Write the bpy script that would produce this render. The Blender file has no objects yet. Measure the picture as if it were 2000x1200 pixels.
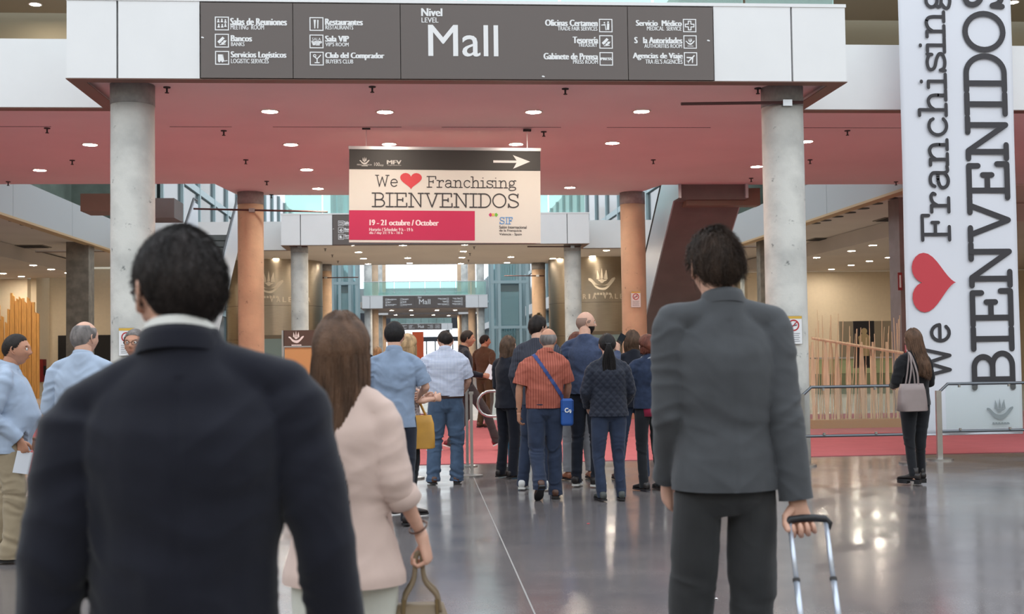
import bpy, bmesh, math, random
import numpy as np
from mathutils import Vector, Matrix
from mathutils.geometry import tessellate_polygon
random.seed(7)
SC = bpy.context.scene
COL = SC.collection
# ---------------------------------------------------------------- camera
F_PX = 2320.0
def _cam_axes():
    F = Vector((-185, -87, -F_PX)).normalized()
    U = Vector((-.0135, 1, 0)); U.z = -(U.x*F.x + U.y*F.y)/F.z; U.normalize()
    R = F.cross(U)
    return Matrix((R, F, U))            # rows: world X, Y, Z axes in camera coordinates
M = _cam_axes()
EYE = Vector((0, 0, 1.5))
cam_d = bpy.data.cameras.new('camera'); cam = bpy.data.objects.new('camera', cam_d); COL.objects.link(cam)
cam.matrix_world = Matrix.Translation(EYE) @ M.to_4x4()
cam_d.sensor_width = 36; cam_d.lens = 36*F_PX/2000
cam_d.clip_start = .05; cam_d.clip_end = 600
cam_d.dof.use_dof = True; cam_d.dof.focus_distance = 13; cam_d.dof.aperture_fstop = 4.5
SC.camera = cam
# ---------------------------------------------------------------- sky and exposure
w = bpy.data.worlds.new('overcast_sky'); SC.world = w; w.use_nodes = True
bg = w.node_tree.nodes['Background']; bg.inputs[0].default_value = (.86, .93, 1.0, 1); bg.inputs[1].default_value = 1.85
SC.view_settings.view_transform = 'Standard'; SC.view_settings.look = 'None'
SC.view_settings.exposure = 0.0; SC.view_settings.gamma = 1; SC.view_settings.use_curve_mapping = False
LAMP_L = 330.0        # radiance of the downlights
# ---------------------------------------------------------------- helpers
def ray(px, py):
    return M @ Vector(((px-1000)/F_PX, (600-py)/F_PX, -1))
def at(px, py, Y):                      # the point on the plane Y = const seen at a pixel
    r = ray(px, py); return EYE + r*(Y/r.y)
def atz(px, py, Z):
    r = ray(px, py); return EYE + r*((Z-1.5)/r.z)
def X_(px, Y, py=680): return at(px, py, Y).x
def srgb(r, g, b):
    f = lambda c: (c/255/12.92) if c/255 <= .04045 else ((c/255+.055)/1.055)**2.4
    return (f(r), f(g), f(b), 1)
MATS = {}
def mat(name, col, rough=.6, metal=0, noise=0, nscale=8, bump=0, bscale=60, spec=.5, col2=None, trans=0, emit=None, estr=0, sheen=0, coat=0, alpha=1, stretch=(1,1,1)):
    if name in MATS: return MATS[name]
    m = bpy.data.materials.new(name); m.use_nodes = True; nt = m.node_tree; N = nt.nodes; L = nt.links
    b = N['Principled BSDF']; I = b.inputs
    I['Base Color'].default_value = col; I['Roughness'].default_value = rough; I['Metallic'].default_value = metal
    I['Specular IOR Level'].default_value = spec; I['Sheen Weight'].default_value = sheen; I['Coat Weight'].default_value = coat
    if trans: I['Transmission Weight'].default_value = trans
    if emit: I['Emission Color'].default_value = emit; I['Emission Strength'].default_value = estr
    tc = N.new('ShaderNodeTexCoord'); mp = N.new('ShaderNodeMapping'); L.new(tc.outputs['Object'], mp.inputs[0]); mp.inputs['Scale'].default_value = stretch
    if noise or col2:
        n = N.new('ShaderNodeTexNoise'); n.inputs['Scale'].default_value = nscale; n.inputs['Detail'].default_value = 5; L.new(mp.outputs[0], n.inputs[0])
        cr = N.new('ShaderNodeValToRGB'); cr.color_ramp.elements[0].position = .35; cr.color_ramp.elements[1].position = .65
        c2 = col2 or tuple(min(1, c*(1+noise)) for c in col[:3])+(1,)
        c1 = col if col2 else tuple(c*(1-noise) for c in col[:3])+(1,)
        cr.color_ramp.elements[0].color = c1; cr.color_ramp.elements[1].color = c2
        L.new(n.outputs[0], cr.inputs[0]); L.new(cr.outputs[0], I['Base Color'])
    if bump:
        n = N.new('ShaderNodeTexNoise'); n.inputs['Scale'].default_value = bscale; n.inputs['Detail'].default_value = 3; L.new(mp.outputs[0], n.inputs[0])
        bp = N.new('ShaderNodeBump'); bp.inputs['Strength'].default_value = bump; bp.inputs['Distance'].default_value = .01
        L.new(n.outputs[0], bp.inputs['Height']); L.new(bp.outputs[0], I['Normal'])
    MATS[name] = m; return m
def glass_mat(name, tint, opacity=.25, rough=.03):
    if name in MATS: return MATS[name]
    m = bpy.data.materials.new(name); m.use_nodes = True; nt = m.node_tree; N = nt.nodes; L = nt.links
    N.remove(N['Principled BSDF']); out = N['Material Output']
    t = N.new('ShaderNodeBsdfTransparent'); t.inputs[0].default_value = tint
    g = N.new('ShaderNodeBsdfGlossy'); g.inputs['Roughness'].default_value = rough; g.inputs[0].default_value = (.9,.95,.95,1)
    d = N.new('ShaderNodeBsdfDiffuse'); d.inputs[0].default_value = tint
    fr = N.new('ShaderNodeFresnel'); fr.inputs[0].default_value = 1.45
    m1 = N.new('ShaderNodeMixShader'); L.new(fr.outputs[0], m1.inputs[0]); L.new(t.outputs[0], m1.inputs[1]); L.new(g.outputs[0], m1.inputs[2])
    m2 = N.new('ShaderNodeMixShader'); m2.inputs[0].default_value = opacity; L.new(m1.outputs[0], m2.inputs[1]); L.new(d.outputs[0], m2.inputs[2])
    L.new(m2.outputs[0], out.inputs[0]); MATS[name] = m; return m
def mesh_obj(name, V, F, m, parent=None, smooth=False):
    me = bpy.data.meshes.new(name); me.from_pydata([tuple(v) for v in V], [], F)
    if smooth: me.polygons.foreach_set('use_smooth', [True]*len(me.polygons))
    for mm in (m if isinstance(m, list) else [m]): me.materials.append(mm)
    o = bpy.data.objects.new(name, me); COL.objects.link(o)
    if parent: o.parent = parent
    return o
def tag(o, label, cat, group=None, kind=None):
    o['label'] = label; o['category'] = cat
    if group: o['group'] = group
    if kind: o['kind'] = kind
    return o
def struct(o):
    o['kind'] = 'structure'; return o
def empty(name, loc=(0,0,0), rz=0):
    o = bpy.data.objects.new(name, None); COL.objects.link(o); o.location = loc; o.rotation_euler = (0,0,rz); o.empty_display_size = .1
    return o
def copy_tree(o, parent=None):
    c = o.copy(); COL.objects.link(c)
    if parent: c.parent = parent
    for ch in list(o.children): copy_tree(ch, c)
    return c
class G:                                 # geometry collector
    def __init__(s): s.V = []; s.F = []
    def add(s, V, F):
        n = len(s.V); s.V.extend([tuple(v) for v in V]); s.F.extend([tuple(i+n for i in f) for f in F]); return s
    def box(s, x0, x1, y0, y1, z0, z1):
        return s.add([(x0,y0,z0),(x1,y0,z0),(x1,y1,z0),(x0,y1,z0),(x0,y0,z1),(x1,y0,z1),(x1,y1,z1),(x0,y1,z1)],
              [(0,3,2,1),(4,5,6,7),(0,1,5,4),(1,2,6,5),(2,3,7,6),(3,0,4,7)])
    def prism(s, poly, z0, z1):          # poly in XY, counter-clockwise
        n = len(poly); V = [(x,y,z0) for x,y in poly]+[(x,y,z1) for x,y in poly]
        F = [tuple(range(n-1,-1,-1)), tuple(range(n,2*n))]+[(i,(i+1)%n,n+(i+1)%n,n+i) for i in range(n)]
        return s.add(V, F)
    def prism_x(s, poly, x0, x1):        # poly in YZ
        n = len(poly); V = [(x0,y,z) for y,z in poly]+[(x1,y,z) for y,z in poly]
        F = [tuple(range(n)), tuple(range(2*n-1,n-1,-1))]+[(i,n+i,n+(i+1)%n,(i+1)%n) for i in range(n)]
        return s.add(V, F)
    def cyl(s, x, y, r, z0, z1, n=24, r1=None):
        r1 = r if r1 is None else r1
        V = [(x+r*math.cos(2*math.pi*i/n), y+r*math.sin(2*math.pi*i/n), z0) for i in range(n)]+[(x+r1*math.cos(2*math.pi*i/n), y+r1*math.sin(2*math.pi*i/n), z1) for i in range(n)]
        return s.add(V, [tuple(range(n-1,-1,-1)), tuple(range(n,2*n))]+[(i,(i+1)%n,n+(i+1)%n,n+i) for i in range(n)])
    def tube(s, pts, radii, n=12, up=None, cap_round=False):
        return s.add(*tube(pts, radii, n, up, cap_round))
    def obj(s, name, m, parent=None, smooth=False): return mesh_obj(name, s.V, s.F, m, parent, smooth)
def tube(pts, radii, n=12, up=None, cap_round=False):
    """loft of elliptical rings along a polyline; radii: numbers or (side, front) pairs"""
    P = [Vector(p) for p in pts]; m = len(P)
    R = [(r, r) if not isinstance(r, (tuple, list)) else r for r in radii]
    if cap_round:                         # rounded ends
        d0 = (P[0]-P[1]).normalized(); d1 = (P[-1]-P[-2]).normalized()
        P = [P[0]+d0*max(R[0])*.8, P[0]+d0*max(R[0])*.5]+P+[P[-1]+d1*max(R[-1])*.5, P[-1]+d1*max(R[-1])*.8]
        R = [(R[0][0]*.35,R[0][1]*.35),(R[0][0]*.8,R[0][1]*.8)]+R+[(R[-1][0]*.8,R[-1][1]*.8),(R[-1][0]*.35,R[-1][1]*.35)]; m += 4
    V = []; F = []; ref = Vector(up) if up else None
    for i in range(m):
        t = (P[min(i+1,m-1)]-P[max(i-1,0)]).normalized()
        if ref is None: ref = Vector((1,0,0)) if abs(t.x) < .8 else Vector((0,1,0))
        a = (ref - t*ref.dot(t)).normalized(); b = t.cross(a); ref = a
        for k in range(n):
            c = 2*math.pi*k/n; V.append(P[i]+a*math.cos(c)*R[i][0]+b*math.sin(c)*R[i][1])
    for i in range(m-1):
        for k in range(n): F.append((i*n+k, i*n+(k+1)%n, (i+1)*n+(k+1)%n, (i+1)*n+k))
    F.append(tuple(range(n-1,-1,-1))); F.append(tuple(range((m-1)*n, m*n)))
    return V, F
def catmull(P, k=8):
    if len(P) < 3: return list(P)
    out = []; Q = [P[0]]+list(P)+[P[-1]]
    for i in range(1, len(Q)-2):
        for j in range(k):
            t = j/k; out.append(tuple(.5*((2*b)+(c-a)*t+(2*a-5*b+4*c-d)*t*t+(3*b-a-3*c+d)*t**3) for a,b,c,d in zip(Q[i-1],Q[i],Q[i+1],Q[i+2])))
    out.append(tuple(P[-1])); return out
# ---------------------------------------------------------------- flat print: polygons, strokes and type in a plane
class Print:
    def __init__(s): s.V = []; s.F = []; s.c = 0
    def poly(s, pts):
        s.c = (s.c+1) % 24; n = len(s.V); s.V.extend((p[0], p[1], s.c*.00014) for p in pts)
        for t in tessellate_polygon([[Vector((p[0],p[1],0)) for p in pts]]): s.F.append(tuple(n+i for i in t))
        return s
    def rect(s, x0, y0, x1, y1): return s.poly([(x0,y0),(x1,y0),(x1,y1),(x0,y1)])
    def disc(s, x, y, r, r2=None, n=14): return s.poly([(x+r*math.cos(2*math.pi*i/n), y+(r2 or r)*math.sin(2*math.pi*i/n)) for i in range(n)])
    def ring(s, x, y, r0, r1, n=32, a0=0, a1=2*math.pi):
        k = len(s.V)
        for i in range(n+1):
            a = a0+(a1-a0)*i/n
            for r in (r0, r1): s.V.append((x+r*math.cos(a), y+r*math.sin(a), 0))
        for i in range(n): s.F.append((k+2*i, k+2*i+1, k+2*i+3, k+2*i+2))
        return s
    def frame(s, x0, y0, x1, y1, t):
        s.rect(x0,y0,x1,y0+t); s.rect(x0,y1-t,x1,y1); s.rect(x0,y0,x0+t,y1); s.rect(x1-t,y0,x1,y1); return s
    def stroke(s, pts, w, caps=True):
        for (x0,y0),(x1,y1) in zip(pts, pts[1:]):
            dx, dy = x1-x0, y1-y0; l = math.hypot(dx,dy) or 1e-9; nx, ny = -dy/l*w/2, dx/l*w/2
            s.poly([(x0-nx,y0-ny),(x1-nx,y1-ny),(x1+nx,y1+ny),(x0+nx,y0+ny)])
        if caps:
            for p in pts: s.disc(p[0], p[1], w/2, n=10)
        return s
    def type(s, text, x0, y0, x1, y1, bold=0, keep=False):
        V, F = font_mesh(text, 0); xs = [v[0] for v in V]; ys = [v[1] for v in V]
        a0, a1, b0, b1 = min(xs), max(xs), min(ys), max(ys); n = len(s.V)
        for c, dx in enumerate((0, -bold/2, bold/2) if bold else (0,)):
            n = len(s.V); s.V.extend((x0+(v[0]-a0)/(a1-a0)*(x1-x0)+dx, y0+(v[1]-b0)/(b1-b0)*(y1-y0), c*.0004) for v in V)
            s.F.extend(tuple(n+i for i in f) for f in F)
        return s
    def place(s, name, m, parent, org, ux, uy, off=.003):
        ux = Vector(ux); uy = Vector(uy); nrm = ux.cross(uy).normalized(); o = Vector(org)+nrm*off
        return mesh_obj(name, [o+ux*v[0]+uy*v[1]+nrm*v[2] for v in s.V], s.F, m, parent)
    def wall(s, name, m, parent, Y):      # print coordinates are already world X and Z, facing -Y
        return mesh_obj(name, [(v[0], Y-v[2], v[1]) for v in s.V], s.F, m, parent)
_fm = {}
def font_mesh(text, bold=0):
    if (text, bold) in _fm: return _fm[(text, bold)]
    cu = bpy.data.curves.new('t', 'FONT'); cu.body = text; cu.offset = bold; cu.resolution_u = 3
    o = bpy.data.objects.new('t', cu); COL.objects.link(o)
    dg = bpy.context.evaluated_depsgraph_get(); me = bpy.data.meshes.new_from_object(o.evaluated_get(dg))
    V = [tuple(v.co[:2]) for v in me.vertices]; F = [tuple(p.vertices) for p in me.polygons]
    bpy.data.objects.remove(o); bpy.data.curves.remove(cu); bpy.data.meshes.remove(me)
    _fm[(text, bold)] = (V, F); return V, F
def arc(cx, cy, rx, ry, a0, a1, n=16):
    return [(cx+rx*math.cos(math.radians(a0+(a1-a0)*i/n)), cy+ry*math.sin(math.radians(a0+(a1-a0)*i/n))) for i in range(n+1)]
_S = [(.66,.74),(.62,.9),(.4,1),(.17,.93),(.12,.75),(.22,.58),(.5,.47),(.68,.32),(.66,.12),(.42,0),(.18,.06),(.1,.26)]
def _sc(P, kx, ky): return [(x*kx, y*ky) for x, y in P]
GL = {                                   # slab-serif typewriter letters as strokes: (advance, [polylines])
 'B': (.84, [[(0,0),(.48,0)]+arc(.48,.26,.26,.26,-90,90)[1:]+[(.18,.52)], [(.18,0),(.18,1)], [(0,1),(.44,1)]+arc(.44,.76,.23,.24,90,-90)[1:]+[(.18,.52)]]),
 'I': (.52, [[(.22,0),(.22,1)],[(0,0),(.44,0)],[(0,1),(.44,1)]]),
 'E': (.86, [[(.16,0),(.16,1)],[(0,1),(.7,1),(.7,.76)],[(0,0),(.74,0),(.74,.26)],[(.16,.52),(.5,.52)],[(.5,.64),(.5,.4)]]),
 'F': (.8, [[(.16,0),(.16,1)],[(0,1),(.7,1),(.7,.76)],[(0,0),(.38,0)],[(.16,.52),(.5,.52)],[(.5,.64),(.5,.4)]]),
 'N': (.98, [[(0,0),(.3,0)],[(.15,0),(.15,1)],[(0,1),(.17,1),(.74,0)],[(.74,0),(.74,1)],[(.58,1),(.9,1)]]),
 'V': (.94, [[(0,1),(.28,1)],[(.13,1),(.45,0),(.77,1)],[(.62,1),(.9,1)]]),
 'D': (.88, [[(.16,0),(.16,1)],[(0,0),(.38,0)]+arc(.38,.5,.38,.5,-90,90)[1:]+[(0,1)]]),
 'O': (.9, [arc(.42,.5,.4,.5,0,360,28)]),
 'S': (.82, [catmull(_S,4), [(.68,1),(.66,.74)], [(.08,0),(.1,.26)]]),
 'W': (1.16, [[(0,1),(.26,1)],[(.12,1),(.32,0),(.55,.85),(.78,0),(.98,1)],[(.84,1),(1.1,1)]]),
 'H': (.9, [[(.15,0),(.15,1)],[(.68,0),(.68,1)],[(.15,.5),(.68,.5)],[(0,0),(.3,0)],[(0,1),(.3,1)],[(.53,0),(.83,0)],[(.53,1),(.83,1)]]),
 'e': (.68, [[(.1,.35),(.6,.35)]+arc(.35,.33,.26,.33,5,320)]),
 'r': (.6, [[(0,0),(.4,0)],[(0,.64),(.18,.64),(.18,0)],catmull([(.18,.4),(.28,.59),(.44,.65),(.53,.58),(.5,.5)],4)]),
 'a': (.74, [catmull([(.13,.5),(.2,.63),(.36,.66),(.5,.58),(.52,.42),(.52,.12),(.58,.01),(.7,.03)],4),catmull([(.52,.37),(.3,.37),(.12,.28),(.1,.13),(.2,.01),(.36,0),(.52,.12)],4)]),
 'n': (.78, [[(0,.64),(.16,.64),(.16,0)],[(0,0),(.32,0)],catmull([(.16,.42),(.26,.59),(.42,.66),(.54,.58),(.58,.42),(.58,.2),(.58,0)],4),[(.44,0),(.72,0)]]),
 'c': (.64, [arc(.34,.33,.26,.33,50,320),[(.5,.58),(.54,.5)]]),
 'h': (.78, [[(0,1),(.16,1),(.16,0)],[(0,0),(.32,0)],catmull([(.16,.42),(.26,.59),(.42,.66),(.54,.58),(.58,.42),(.58,.2),(.58,0)],4),[(.44,0),(.72,0)]]),
 'i': (.44, [[(.02,.64),(.2,.64),(.2,0)],[(0,0),(.4,0)],[(.18,.9),(.2,.9)]]),
 's': (.6, [_sc(catmull(_S,4),.8,.66), [(.54,.66),(.53,.48)], [(.07,0),(.08,.18)]]),
 'g': (.7, [arc(.28,.44,.2,.21,0,360,20),catmull([(.42,.58),(.52,.68),(.62,.64)],4),catmull([(.16,.28),(.08,.19),(.16,.09),(.42,.07),(.58,0),(.56,-.17),(.3,-.25),(.08,-.19),(.06,-.06),(.18,.07)],4)]),
 'o': (.7, [arc(.34,.33,.27,.33,0,360,22)]),
 't': (.52, [catmull([(.2,.9),(.2,.5),(.2,.12),(.3,0),(.44,.04),(.48,.16)],4),[(.02,.64),(.42,.64)]]),
 'u': (.76, [[(0,.64),(.14,.64)],catmull([(.14,.64),(.14,.2),(.22,.02),(.38,0),(.52,.1),(.56,.22)],4),[(.42,.64),(.56,.64),(.56,0),(.7,0)]]),
 'b': (.74, [[(0,1),(.16,1),(.16,0)],arc(.38,.33,.24,.33,-170,170,20)]),
 '1': (.5, [[(.06,.84),(.24,1),(.24,0)],[(.06,0),(.42,0)]]),
 '2': (.66, [catmull([(.08,.74),(.12,.92),(.32,1),(.54,.9),(.54,.68),(.34,.4),(.08,.02)],4),[(.06,0),(.58,0),(.58,.16)]]),
 '9': (.66, [arc(.3,.68,.24,.31,0,360,20),catmull([(.54,.68),(.52,.34),(.38,.06),(.12,.02)],4)]),
 '0': (.66, [arc(.3,.5,.25,.5,0,360,20)]),
 '-': (.44, [[(.06,.34),(.34,.34)]]), '/': (.5, [[(.0,-.08),(.4,1.06)]]), ' ': (.42, []),
}
def slab(pr, text, x, y, kx, ky, wd):
    """typewriter text in a Print: kx and ky scale across and up, wd is the stroke width; returns the end x"""
    for ch in text:
        adv, S = GL[ch]
        for P in S: pr.stroke([(x+p[0]*kx, y+p[1]*ky) for p in P], wd)
        x += adv*kx
    return x
def heart_pts(n=40):
    P = [(16*math.sin(t)**3/34+.0, (13*math.cos(t)-5*math.cos(2*t)-2*math.cos(3*t)-math.cos(4*t))/34+.09) for t in [2*math.pi*i/n for i in range(n)]]
    return P
def emblem(pr, x, y, s):                 # an open hand cradling three pointed flames, with a line of script below
    def q(P): pr.poly([(x+a*s, y+b*s) for a, b in P])
    up = catmull([(-.5,.12),(-.38,.1),(-.2,-.08),(0,-.14),(.2,-.08),(.36,.1),(.5,.16)],5); dn = catmull([(.52,.1),(.34,-.12),(.14,-.3),(-.04,-.31),(-.24,-.22),(-.4,-.02),(-.5,.04)],5)
    q(up+dn)
    q([(-.2,.08),(-.17,.42),(-.1,.22),(-.08,.08)]); q([(-.06,.1),(0,.5),(.05,.12)]); q([(.07,.08),(.09,.22),(.17,.44),(.22,.08)])
    pr.disc(x, y+.02*s, .08*s); q([(-.16,.06),(.2,.06),(.1,.0),(-.08,0)])
    for i in range(6): q([(-.3+i*.11,-.42),(-.22+i*.11,-.42),(-.22+i*.11,-.5),(-.3+i*.11,-.5)])
    q([(-.3,-.46),(.36,-.45),(.36,-.5),(-.3,-.5)])
# ---------------------------------------------------------------- materials of the place
white_panel = mat('white_panel', srgb(238,238,238), .45, noise=.015, nscale=1.5)
brown_sign = mat('brown_sign', srgb(104,95,91), .5)
brown_trim = mat('brown_trim', srgb(120,92,80), .5)
print_white = mat('print_white', srgb(240,240,240), .5)
joint_dark = mat('joint_dark', srgb(60,58,58), .8)
tinted_ceil = mat('bounce_tinted_ceiling', srgb(226,215,214), .9, noise=.03, nscale=.6)  # faint pink mixed in stands for light bounced off the red carpet
grey_ceil = mat('grey_ceiling_paint', srgb(205,196,186), .9, noise=.03, nscale=.6)
cream_wall = mat('cream_wall', srgb(232,218,192), .85, noise=.02)
concrete = mat('concrete', srgb(205,204,198), .85, bump=.5, bscale=14, noise=.01)
def concrete_nodes(m, c_lo, c_hi, c_stain):
    nt = m.node_tree; N = nt.nodes; L = nt.links; b = N['Principled BSDF']; tc = N.new('ShaderNodeTexCoord')
    n1 = N.new('ShaderNodeTexNoise'); n1.inputs['Scale'].default_value = 1.6; n1.inputs['Detail'].default_value = 8; L.new(tc.outputs['Object'], n1.inputs[0])
    r1 = N.new('ShaderNodeValToRGB'); r1.color_ramp.elements[0].position = .38; r1.color_ramp.elements[1].position = .6
    r1.color_ramp.elements[0].color = c_lo; r1.color_ramp.elements[1].color = c_hi; L.new(n1.outputs[0], r1.inputs[0])
    n2 = N.new('ShaderNodeTexNoise'); n2.inputs['Scale'].default_value = 7; n2.inputs['Detail'].default_value = 6; n2.inputs['Roughness'].default_value = .7; L.new(tc.outputs['Object'], n2.inputs[0])
    r2 = N.new('ShaderNodeValToRGB'); r2.color_ramp.elements[0].position = .63; r2.color_ramp.elements[1].position = .72; L.new(n2.outputs[0], r2.inputs[0])
    mx = N.new('ShaderNodeMix'); mx.data_type = 'RGBA'; L.new(r2.outputs[0], mx.inputs[0]); L.new(r1.outputs[0], mx.inputs[6]); mx.inputs[7].default_value = c_stain
    L.new(mx.outputs[2], b.inputs['Base Color'])
concrete_nodes(concrete, srgb(188,188,184), srgb(222,221,215), srgb(128,130,128))
warm_lit_concrete = mat('warm_lit_concrete', srgb(200,170,140), .85, bump=.5, bscale=14, noise=.01)  # same concrete with the warm lamplight put into its colour
concrete_nodes(warm_lit_concrete, srgb(196,168,142), srgb(216,186,156), srgb(150,126,108))
steel = mat('brushed_steel', srgb(190,192,194), .28, 1, noise=.06, nscale=4)
steel_wall = mat('brushed_bronze_steel', srgb(176,164,144), .3, 1, noise=.05, nscale=3, stretch=(1,1,30))
dark_brown = mat('dark_brown_cladding', srgb(112,105,103), .7, noise=.08, nscale=2)
tread = mat('ribbed_step_metal', srgb(110,112,110), .5, .5)
rubber = mat('black_rubber', srgb(30,30,34), .45)
timber = mat('orange_timber', srgb(214,158,88), .6, noise=.12, nscale=5, stretch=(6,6,.6))
pale_timber = mat('pale_timber', srgb(224,202,168), .6, noise=.12, nscale=5, stretch=(6,6,.6))
lamp_glow = mat('lamp_glow', (1,1,1,1), .5, emit=(1,.87,.72,1), estr=LAMP_L)
lamp_rim = mat('lamp_rim', srgb(225,215,205), .4)
glass_green = glass_mat('green_glass', (.72,.9,.86,1), .22)
glass_teal = glass_mat('teal_glass', (.55,.72,.74,1), .35)
glass_clear = glass_mat('clear_glass', (.95,.98,.97,1), .035)
teal_frame = mat('teal_frame', srgb(168,190,194), .4)
dark_glass = mat('dark_glass', srgb(46,52,54), .12, spec=.8)
black_matt = mat('black_matt', srgb(26,26,28), .6)
# polished dark floor
def floor_material():
    m = bpy.data.materials.new('polished_floor'); m.use_nodes = True; nt = m.node_tree; N = nt.nodes; L = nt.links; b = N['Principled BSDF']
    tc = N.new('ShaderNodeTexCoord')
    n1 = N.new('ShaderNodeTexNoise'); n1.inputs['Scale'].default_value = .7; n1.inputs['Detail'].default_value = 9; n1.inputs['Roughness'].default_value = .65; L.new(tc.outputs['Object'], n1.inputs[0])
    r = N.new('ShaderNodeValToRGB'); r.color_ramp.elements[0].position = .3; r.color_ramp.elements[1].position = .72
    r.color_ramp.elements[0].color = srgb(90,87,90); r.color_ramp.elements[1].color = srgb(126,119,117); L.new(n1.outputs[0], r.inputs[0])
    n3 = N.new('ShaderNodeTexNoise'); n3.inputs['Scale'].default_value = 90; n3.inputs['Detail'].default_value = 2; L.new(tc.outputs['Object'], n3.inputs[0])
    mx = N.new('ShaderNodeMix'); mx.data_type = 'RGBA'; mx.blend_type = 'OVERLAY'; mx.inputs[0].default_value = .35; L.new(r.outputs[0], mx.inputs[6]); L.new(n3.outputs[0], mx.inputs[7])
    L.new(mx.outputs[2], b.inputs['Base Color'])
    n2 = N.new('ShaderNodeTexNoise'); n2.inputs['Scale'].default_value = 1.3; n2.inputs['Detail'].default_value = 6; L.new(tc.outputs['Object'], n2.inputs[0])
    mr = N.new('ShaderNodeMapRange'); mr.inputs[1].default_value = .3; mr.inputs[2].default_value = .7; mr.inputs[3].default_value = .1; mr.inputs[4].default_value = .22; L.new(n2.outputs[0], mr.inputs[0]); L.new(mr.outputs[0], b.inputs['Roughness'])
    b.inputs['Specular IOR Level'].default_value = .5
    bp = N.new('ShaderNodeBump'); bp.inputs['Strength'].default_value = .05; bp.inputs['Distance'].default_value = .02
    n4 = N.new('ShaderNodeTexNoise'); n4.inputs['Scale'].default_value = 3; n4.inputs['Detail'].default_value = 4; L.new(tc.outputs['Object'], n4.inputs[0]); L.new(n4.outputs[0], bp.inputs['Height']); L.new(bp.outputs[0], b.inputs['Normal'])
    return m
floor_m = floor_material()
carpet_m = mat('red_carpet', srgb(180,98,104), .95, noise=.05, nscale=3, bump=.3, bscale=300)
# ---------------------------------------------------------------- the setting
fl = G().box(-26, 26, -14, 215, -.2, 0).obj('floor', floor_m); struct(fl)
jo = G()
jo.box(.645, .655, 2, 15.79, .0003, .0012).obj('floor_joint', mat('joint_light', srgb(150,148,146), .6), fl)
ca = struct(G().box(-25, 25, 15.8, 25.5, .0, .008).obj('trim_1', carpet_m)); ca['label'] = 'broad red carpet strip laid across the dark polished floor'
st = struct(G().box(-25, 25, 25.6, 47, .0, .004).obj('trim_2', mat('pale_bounce_floor', srgb(182,172,160), .25, noise=.06, nscale=1.2))); st['label'] = 'paler floor added beyond the red carpet to bounce light upwards'  # pale surface added to bounce light up to the hall ceilings
ZF, ZT, ZC = 4.79, 5.72, 4.86
# pink ceiling between the first and the second hall
pk = [(-4.05,14.5),(4.98,14.5),(4.98,16.2),(25,16.2),(25,24.0),(5.05,24.0),(4.72,25.6),(-3.75,25.4),(-3.95,23.7),(-25,23.7),(-25,16.2),(-4.05,16.2)]
c1 = struct(G().prism(pk, ZC, 5.3).obj('ceiling', tinted_ceil))
g = G()
for a, b in ((-3.6,-2.7),(-2.1,-.2),(.4,2.2),(2.9,4.5),(5.6,8.6),(-9.5,-5.3)): g.box(a, b, 17.72, 17.735, ZC-.004, ZC+.01)
g.obj('ceiling_joint', joint_dark, c1)
pk2 = [(-4.05,36.7),(4.98,36.7),(4.98,38.45),(25,38.45),(25,46),(-25,46),(-25,38.45),(-4.05,38.45)]
struct(G().prism(pk2, ZC, 5.3).obj('ceiling_2', grey_ceil))
struct(G().box(-25, -9.66, 23.71, 38.19, ZC-.03, 5.3).obj('ceiling_3', grey_ceil))
struct(G().box(10.46, 25, 24.01, 38.19, ZC-.03, 5.3).obj('ceiling_4', grey_ceil))
struct(G().box(-24.9, -11.9, 27, 45, 4.4, ZC-.04).obj('ceiling_5', grey_ceil))
struct(G().box(12.6, 24.9, 27, 45, 4.4, ZC-.04).obj('ceiling_6', grey_ceil))
struct(G().box(-4.3, 5.25, 90.3, 103, ZC, 5.3).obj('ceiling_7', grey_ceil))
struct(G().box(-4.3, 5.25, 106.3, 120, ZC, 5.3).obj('ceiling_8', grey_ceil))
# walls
struct(G().box(-26, -25, -14, 215, 0, 9).obj('wall_left', cream_wall)); struct(G().box(25, 26, -14, 215, 0, 9).obj('wall_right', cream_wall))
struct(G().box(-25, 25, -14.5, -14, 0, 9).obj('wall_rear', cream_wall))
wl = struct(G().box(-25, -14.3, 45, 45.4, 0, 4.39).obj('wall_back_left', cream_wall))
g = G(); g.box(-14.3, -9.9, 47, 47.4, 0, ZC); g.box(-14.3,-14.1,45.4,47,0,ZC); struct(g.obj('wall_return_left', cream_wall))
wr = struct(G().box(12.75, 25, 45, 45.4, 0, 4.39).obj('wall_back_right', cream_wall))
struct(G().box(10.5, 12.75, 46, 46.4, 0, ZC).obj('wall_return_right', cream_wall))
glz = mat('dim_glazing', srgb(104,116,108), .3, noise=.3, nscale=.8)
struct(G().box(-13.4, -13, 25.75, 46, 5.3, 11.9).obj('wall_gallery_upper_left', glz)); struct(G().box(13.8, 14.2, 25.75, 46, 5.3, 11.9).obj('wall_gallery_upper_right', glz))
struct(G().box(-25, -10, 46.5, 46.8, 5.3, 12).obj('wall_gallery_end_left', glz)); struct(G().box(11, 25, 46.5, 46.8, 5.3, 12).obj('wall_gallery_end_right', glz))
upper = mat('upper_hall_paint', srgb(150,142,120), .8)
struct(G().box(-25, -4.4, 16.8, 25, 8.6, 8.9).obj('ceiling_9', upper)); struct(G().box(5.4, 25, 16.8, 25, 8.6, 8.9).obj('ceiling_10', upper))
struct(G().box(-25, -4.4, 25.4, 25.7, 5.8, 8.9).obj('wall_upper_left', upper)); struct(G().box(5.4, 25, 25.4, 25.7, 5.8, 8.9).obj('wall_upper_right', upper))
shade_slab_m = mat('shading_slab', srgb(150,154,156), .8)
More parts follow.
